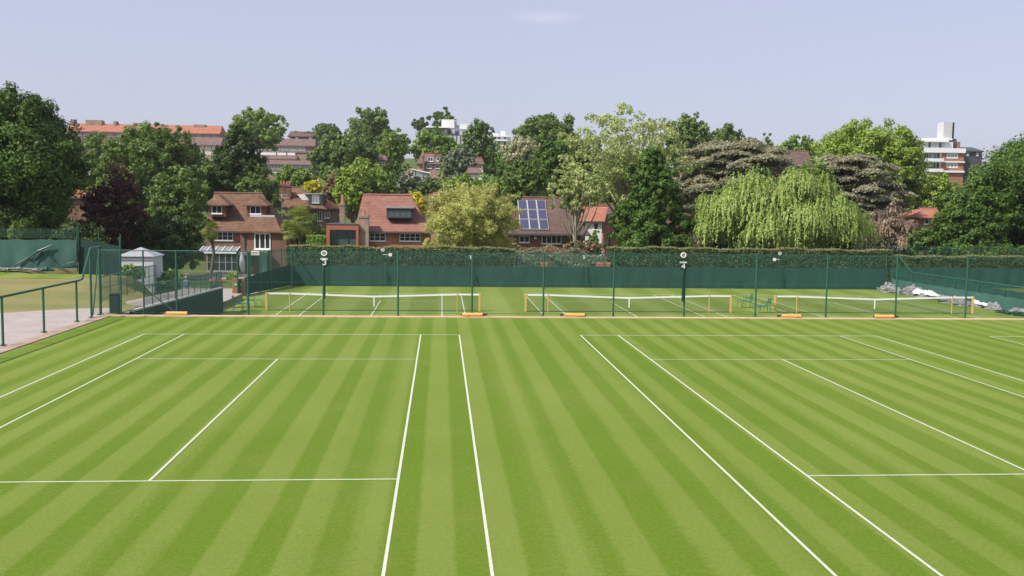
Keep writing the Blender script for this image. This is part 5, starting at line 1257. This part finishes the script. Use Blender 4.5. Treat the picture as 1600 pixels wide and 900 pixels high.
T('spindly_tree', 'tiny spindly tree with bare stem on the skyline', 1188, 1208, 206, 240, 240, 'mid', 'sparse', lobes=8)
T('broadleaf_tree', 'dark bushes filling the skyline below the spindly tree', 1160, 1216, 218, 262, 200, 'mid')
T('broadleaf_tree', 'rounded green tree on the skyline behind the broad brown roof', 1212, 1280, 211, 256, 210, 'fresh')
T('cedar_tree', 'grey brown layered cedar left of the golden willow', 1058, 1244, 216, 380, 107, 'cedar', 'cedar', lobes=70)
T('cedar_tree', 'spreading brown topped cedar right of the broad brown roof', 1225, 1404, 240, 380, 112, 'cedar', 'cedar', lobes=64)
T('broadleaf_tree', 'bright green bush between the two cedars', 1240, 1302, 250, 300, 108, 'fresh', lobes=18)
T('broadleaf_tree', 'large domed bright green tree left of the white and brick block', 1270, 1440, 187, 350, 124, 'bright', lobes=80)
T('weeping_willow', 'golden weeping willow spreading above the long hedge', 1076, 1368, 275, 406, 88, 'willow', 'weeping', lobes=115, dens=1.15)
T('dry_shrub', 'drooping dry brown conifer between the willow and the big right tree', 1338, 1442, 318, 408, 92, 'dry', 'weeping', lobes=46)
T('broadleaf_tree', 'yellow green small tree below the white and brick block', 1434, 1488, 262, 345, 120, 'bright', lobes=20)
T('broadleaf_tree', 'huge dark green tree filling the right edge', 1516, 1830, 204, 412, 91, 'dark', lobes=64, dens=1.1)
T('broadleaf_tree', 'lower dark green tree with sloping crown at the left foot of the huge right tree', 1464, 1580, 286, 412, 88.5, 'dark', lobes=40)
T('shrub', 'light green small bush low at the foot of the big right tree', 1404, 1466, 350, 412, 90.5, 'mid', cat='shrub', lobes=26)
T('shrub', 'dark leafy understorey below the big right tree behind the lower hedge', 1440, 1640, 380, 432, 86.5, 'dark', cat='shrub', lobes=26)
T('shrub', 'leafy green plant beside the white shed', 186, 226, 414, 452, 56, 'fresh', cat='shrub', lobes=14)
T('shrub', 'dark green planting along the far side of the ramp', 226, 306, 424, 470, 63, 'mid', cat='shrub')
T('broadleaf_tree', 'climber with green leaves on the wall of the white house', 916, 936, 362, 392, 113, 'fresh', lobes=8)
T('shrub', 'purple brown bush in front of the solar panel house wall', 880, 948, 372, 402, 90, 'rust', cat='shrub')
for a_, c_, l_ in ((1090, 1170, 'added dark bush standing in for shade below the left side of the golden willow'), (1160, 1250, 'added dark bush standing in for shade below the middle of the golden willow'), (1240, 1340, 'added dark bush standing in for shade below the right side of the golden willow'), (1320, 1420, 'added dark bush standing in for shade below the dry brown conifer'), (660, 740, 'olive green bush at the left foot of the feathery olive tree'), (730, 812, 'olive green bush at the right foot of the feathery olive tree')):
    T('shrub', l_, a_, c_, 352 if a_ > 1000 else 356, 420, 94 if a_ > 1000 else 89, 'deep' if a_ > 1000 else 'olive', cat='shrub', lobes=16)  # the dark bushes are added to stand for shade under willow and conifer
# woodland that closes the gaps on the hillside
rs = random.Random(5)
def belt(step, y0, y1, hpx, Ya, Yb, w0, w1, skips, lab, grp, kinds, off=0):
    px = -70 + off
    while px < 1690:
        p = px + rs.uniform(-8, 8); yt = rs.uniform(y0, y1); w = rs.uniform(w0, w1); px += step
        if any(a < p < c for a, c in skips): continue
        T('hillside_tree', lab, p - w, p + w, yt, yt + hpx, rs.uniform(Ya, Yb), rs.choice(kinds), group=grp, lobes=14)
belt(38, 222, 240, 50, 225, 258, 22, 32, [(385, 505), (1400, 1540), (622, 700)], 'one of the ordinary round green trees along the upper hillside', 'trees filling the upper hillside', ['mid', 'mid', 'dark', 'fresh'])
belt(44, 248, 262, 46, 192, 214, 26, 36, [(395, 495), (640, 760), (1410, 1520)], 'one of the ordinary green trees half way up the hillside', 'trees half way up the hillside', ['mid', 'fresh', 'dark', 'mid'], 20)
belt(44, 268, 288, 70, 132, 158, 26, 40, [(425, 520), (622, 700)], 'one of the ordinary bushy garden trees low on the slope behind the houses', 'bushy garden trees low on the slope', ['mid', 'fresh', 'dark', 'bright'], 10)

# fan palm
def palm(label, px, py0, py1, Y, wpx):
    c = at(px, (py0 + py1) / 2, Y); zt = Z_(px, py0, Y); gz = float(H(c.x, Y)); w = X_(px + wpx / 2, Y) - c.x
    e = empty('fan_palm', (c.x, Y, gz), label, 'palm'); rs = np.random.RandomState(int(px)); b = MB(); limb(b, (c.x, Y, gz), (c.x, Y, zt - w * .6), .18, .15, rs, 0, 5, 8); b.build('trunk', M['bark'], e)
    b = MB(); cz = zt - w * .75
    for i in range(80):
        a = rs.uniform(0, 6.28); el = rs.uniform(-1.2, 1.4); d = Vector((math.cos(a) * math.cos(el), math.sin(a) * math.cos(el), math.sin(el)))
        st = Vector((c.x, Y, cz)); hub = st + d * w * .55; side = d.cross(Vector((0, 0, 1))).normalized(); upv = side.cross(d)
        b.tube([st, hub], .015, 4)
        for j in range(11):
            t = (j - 5) / 5 * 1.25; dd = (d * math.cos(t) + side * math.sin(t)).normalized(); tip = hub + dd * w * .55 + Vector((0, 0, -w * .12)); s2 = dd.cross(upv) * .035
            b.quad(hub, hub + dd * w * .3 + s2, tip, hub + dd * w * .3 - s2)
    b.build('crown', LF['palm'], e)
palm('fan palm with pale green fronds between the first brick house and the hipped house', 467, 325, 380, 100, 52)
palm('fan palm with yellowing lower fronds in front of the wing of the first house', 454, 346, 392, 98, 34)
palm('small dark fan palm at the left corner of the first house', 326, 345, 400, 99.5, 36)
hedge('hedge', 'short bright clipped hedge left of the red framed garden room', X_(478, 96), X_(509, 96), 96, 97.5, -3, Z_(494, 370, 96), 'fresh', seed=41, top=False, ls=.09)
hedge('shrub_border', 'dull brown shrubs below the solar panel house', X_(800, 84), X_(876, 84), 84, 86, -2.6, Z_(840, 388, 84), 'rust', seed=42, top=False, ls=.1, wob=.2)
print('objects', len(bpy.data.objects), 'faces', sum(len(m.polygons) for m in bpy.data.meshes))

# ------------------------------------------------------------------ the air
hm = bpy.data.materials.new('haze'); hm.use_nodes = True; hn = hm.node_tree.nodes; hn.clear()
ho = hn.new('ShaderNodeOutputMaterial'); hv = hn.new('ShaderNodeVolumePrincipled')
hv.inputs['Color'].default_value = (.92, .95, 1, 1); hv.inputs['Density'].default_value = .00014; hv.inputs['Anisotropy'].default_value = .2
hm.node_tree.links.new(hv.outputs[0], ho.inputs['Volume'])
b = MB(); b.box(-1700, 1900, -70, 3100, -30, 60); tag(b.build('haze', hm), kind='stuff')
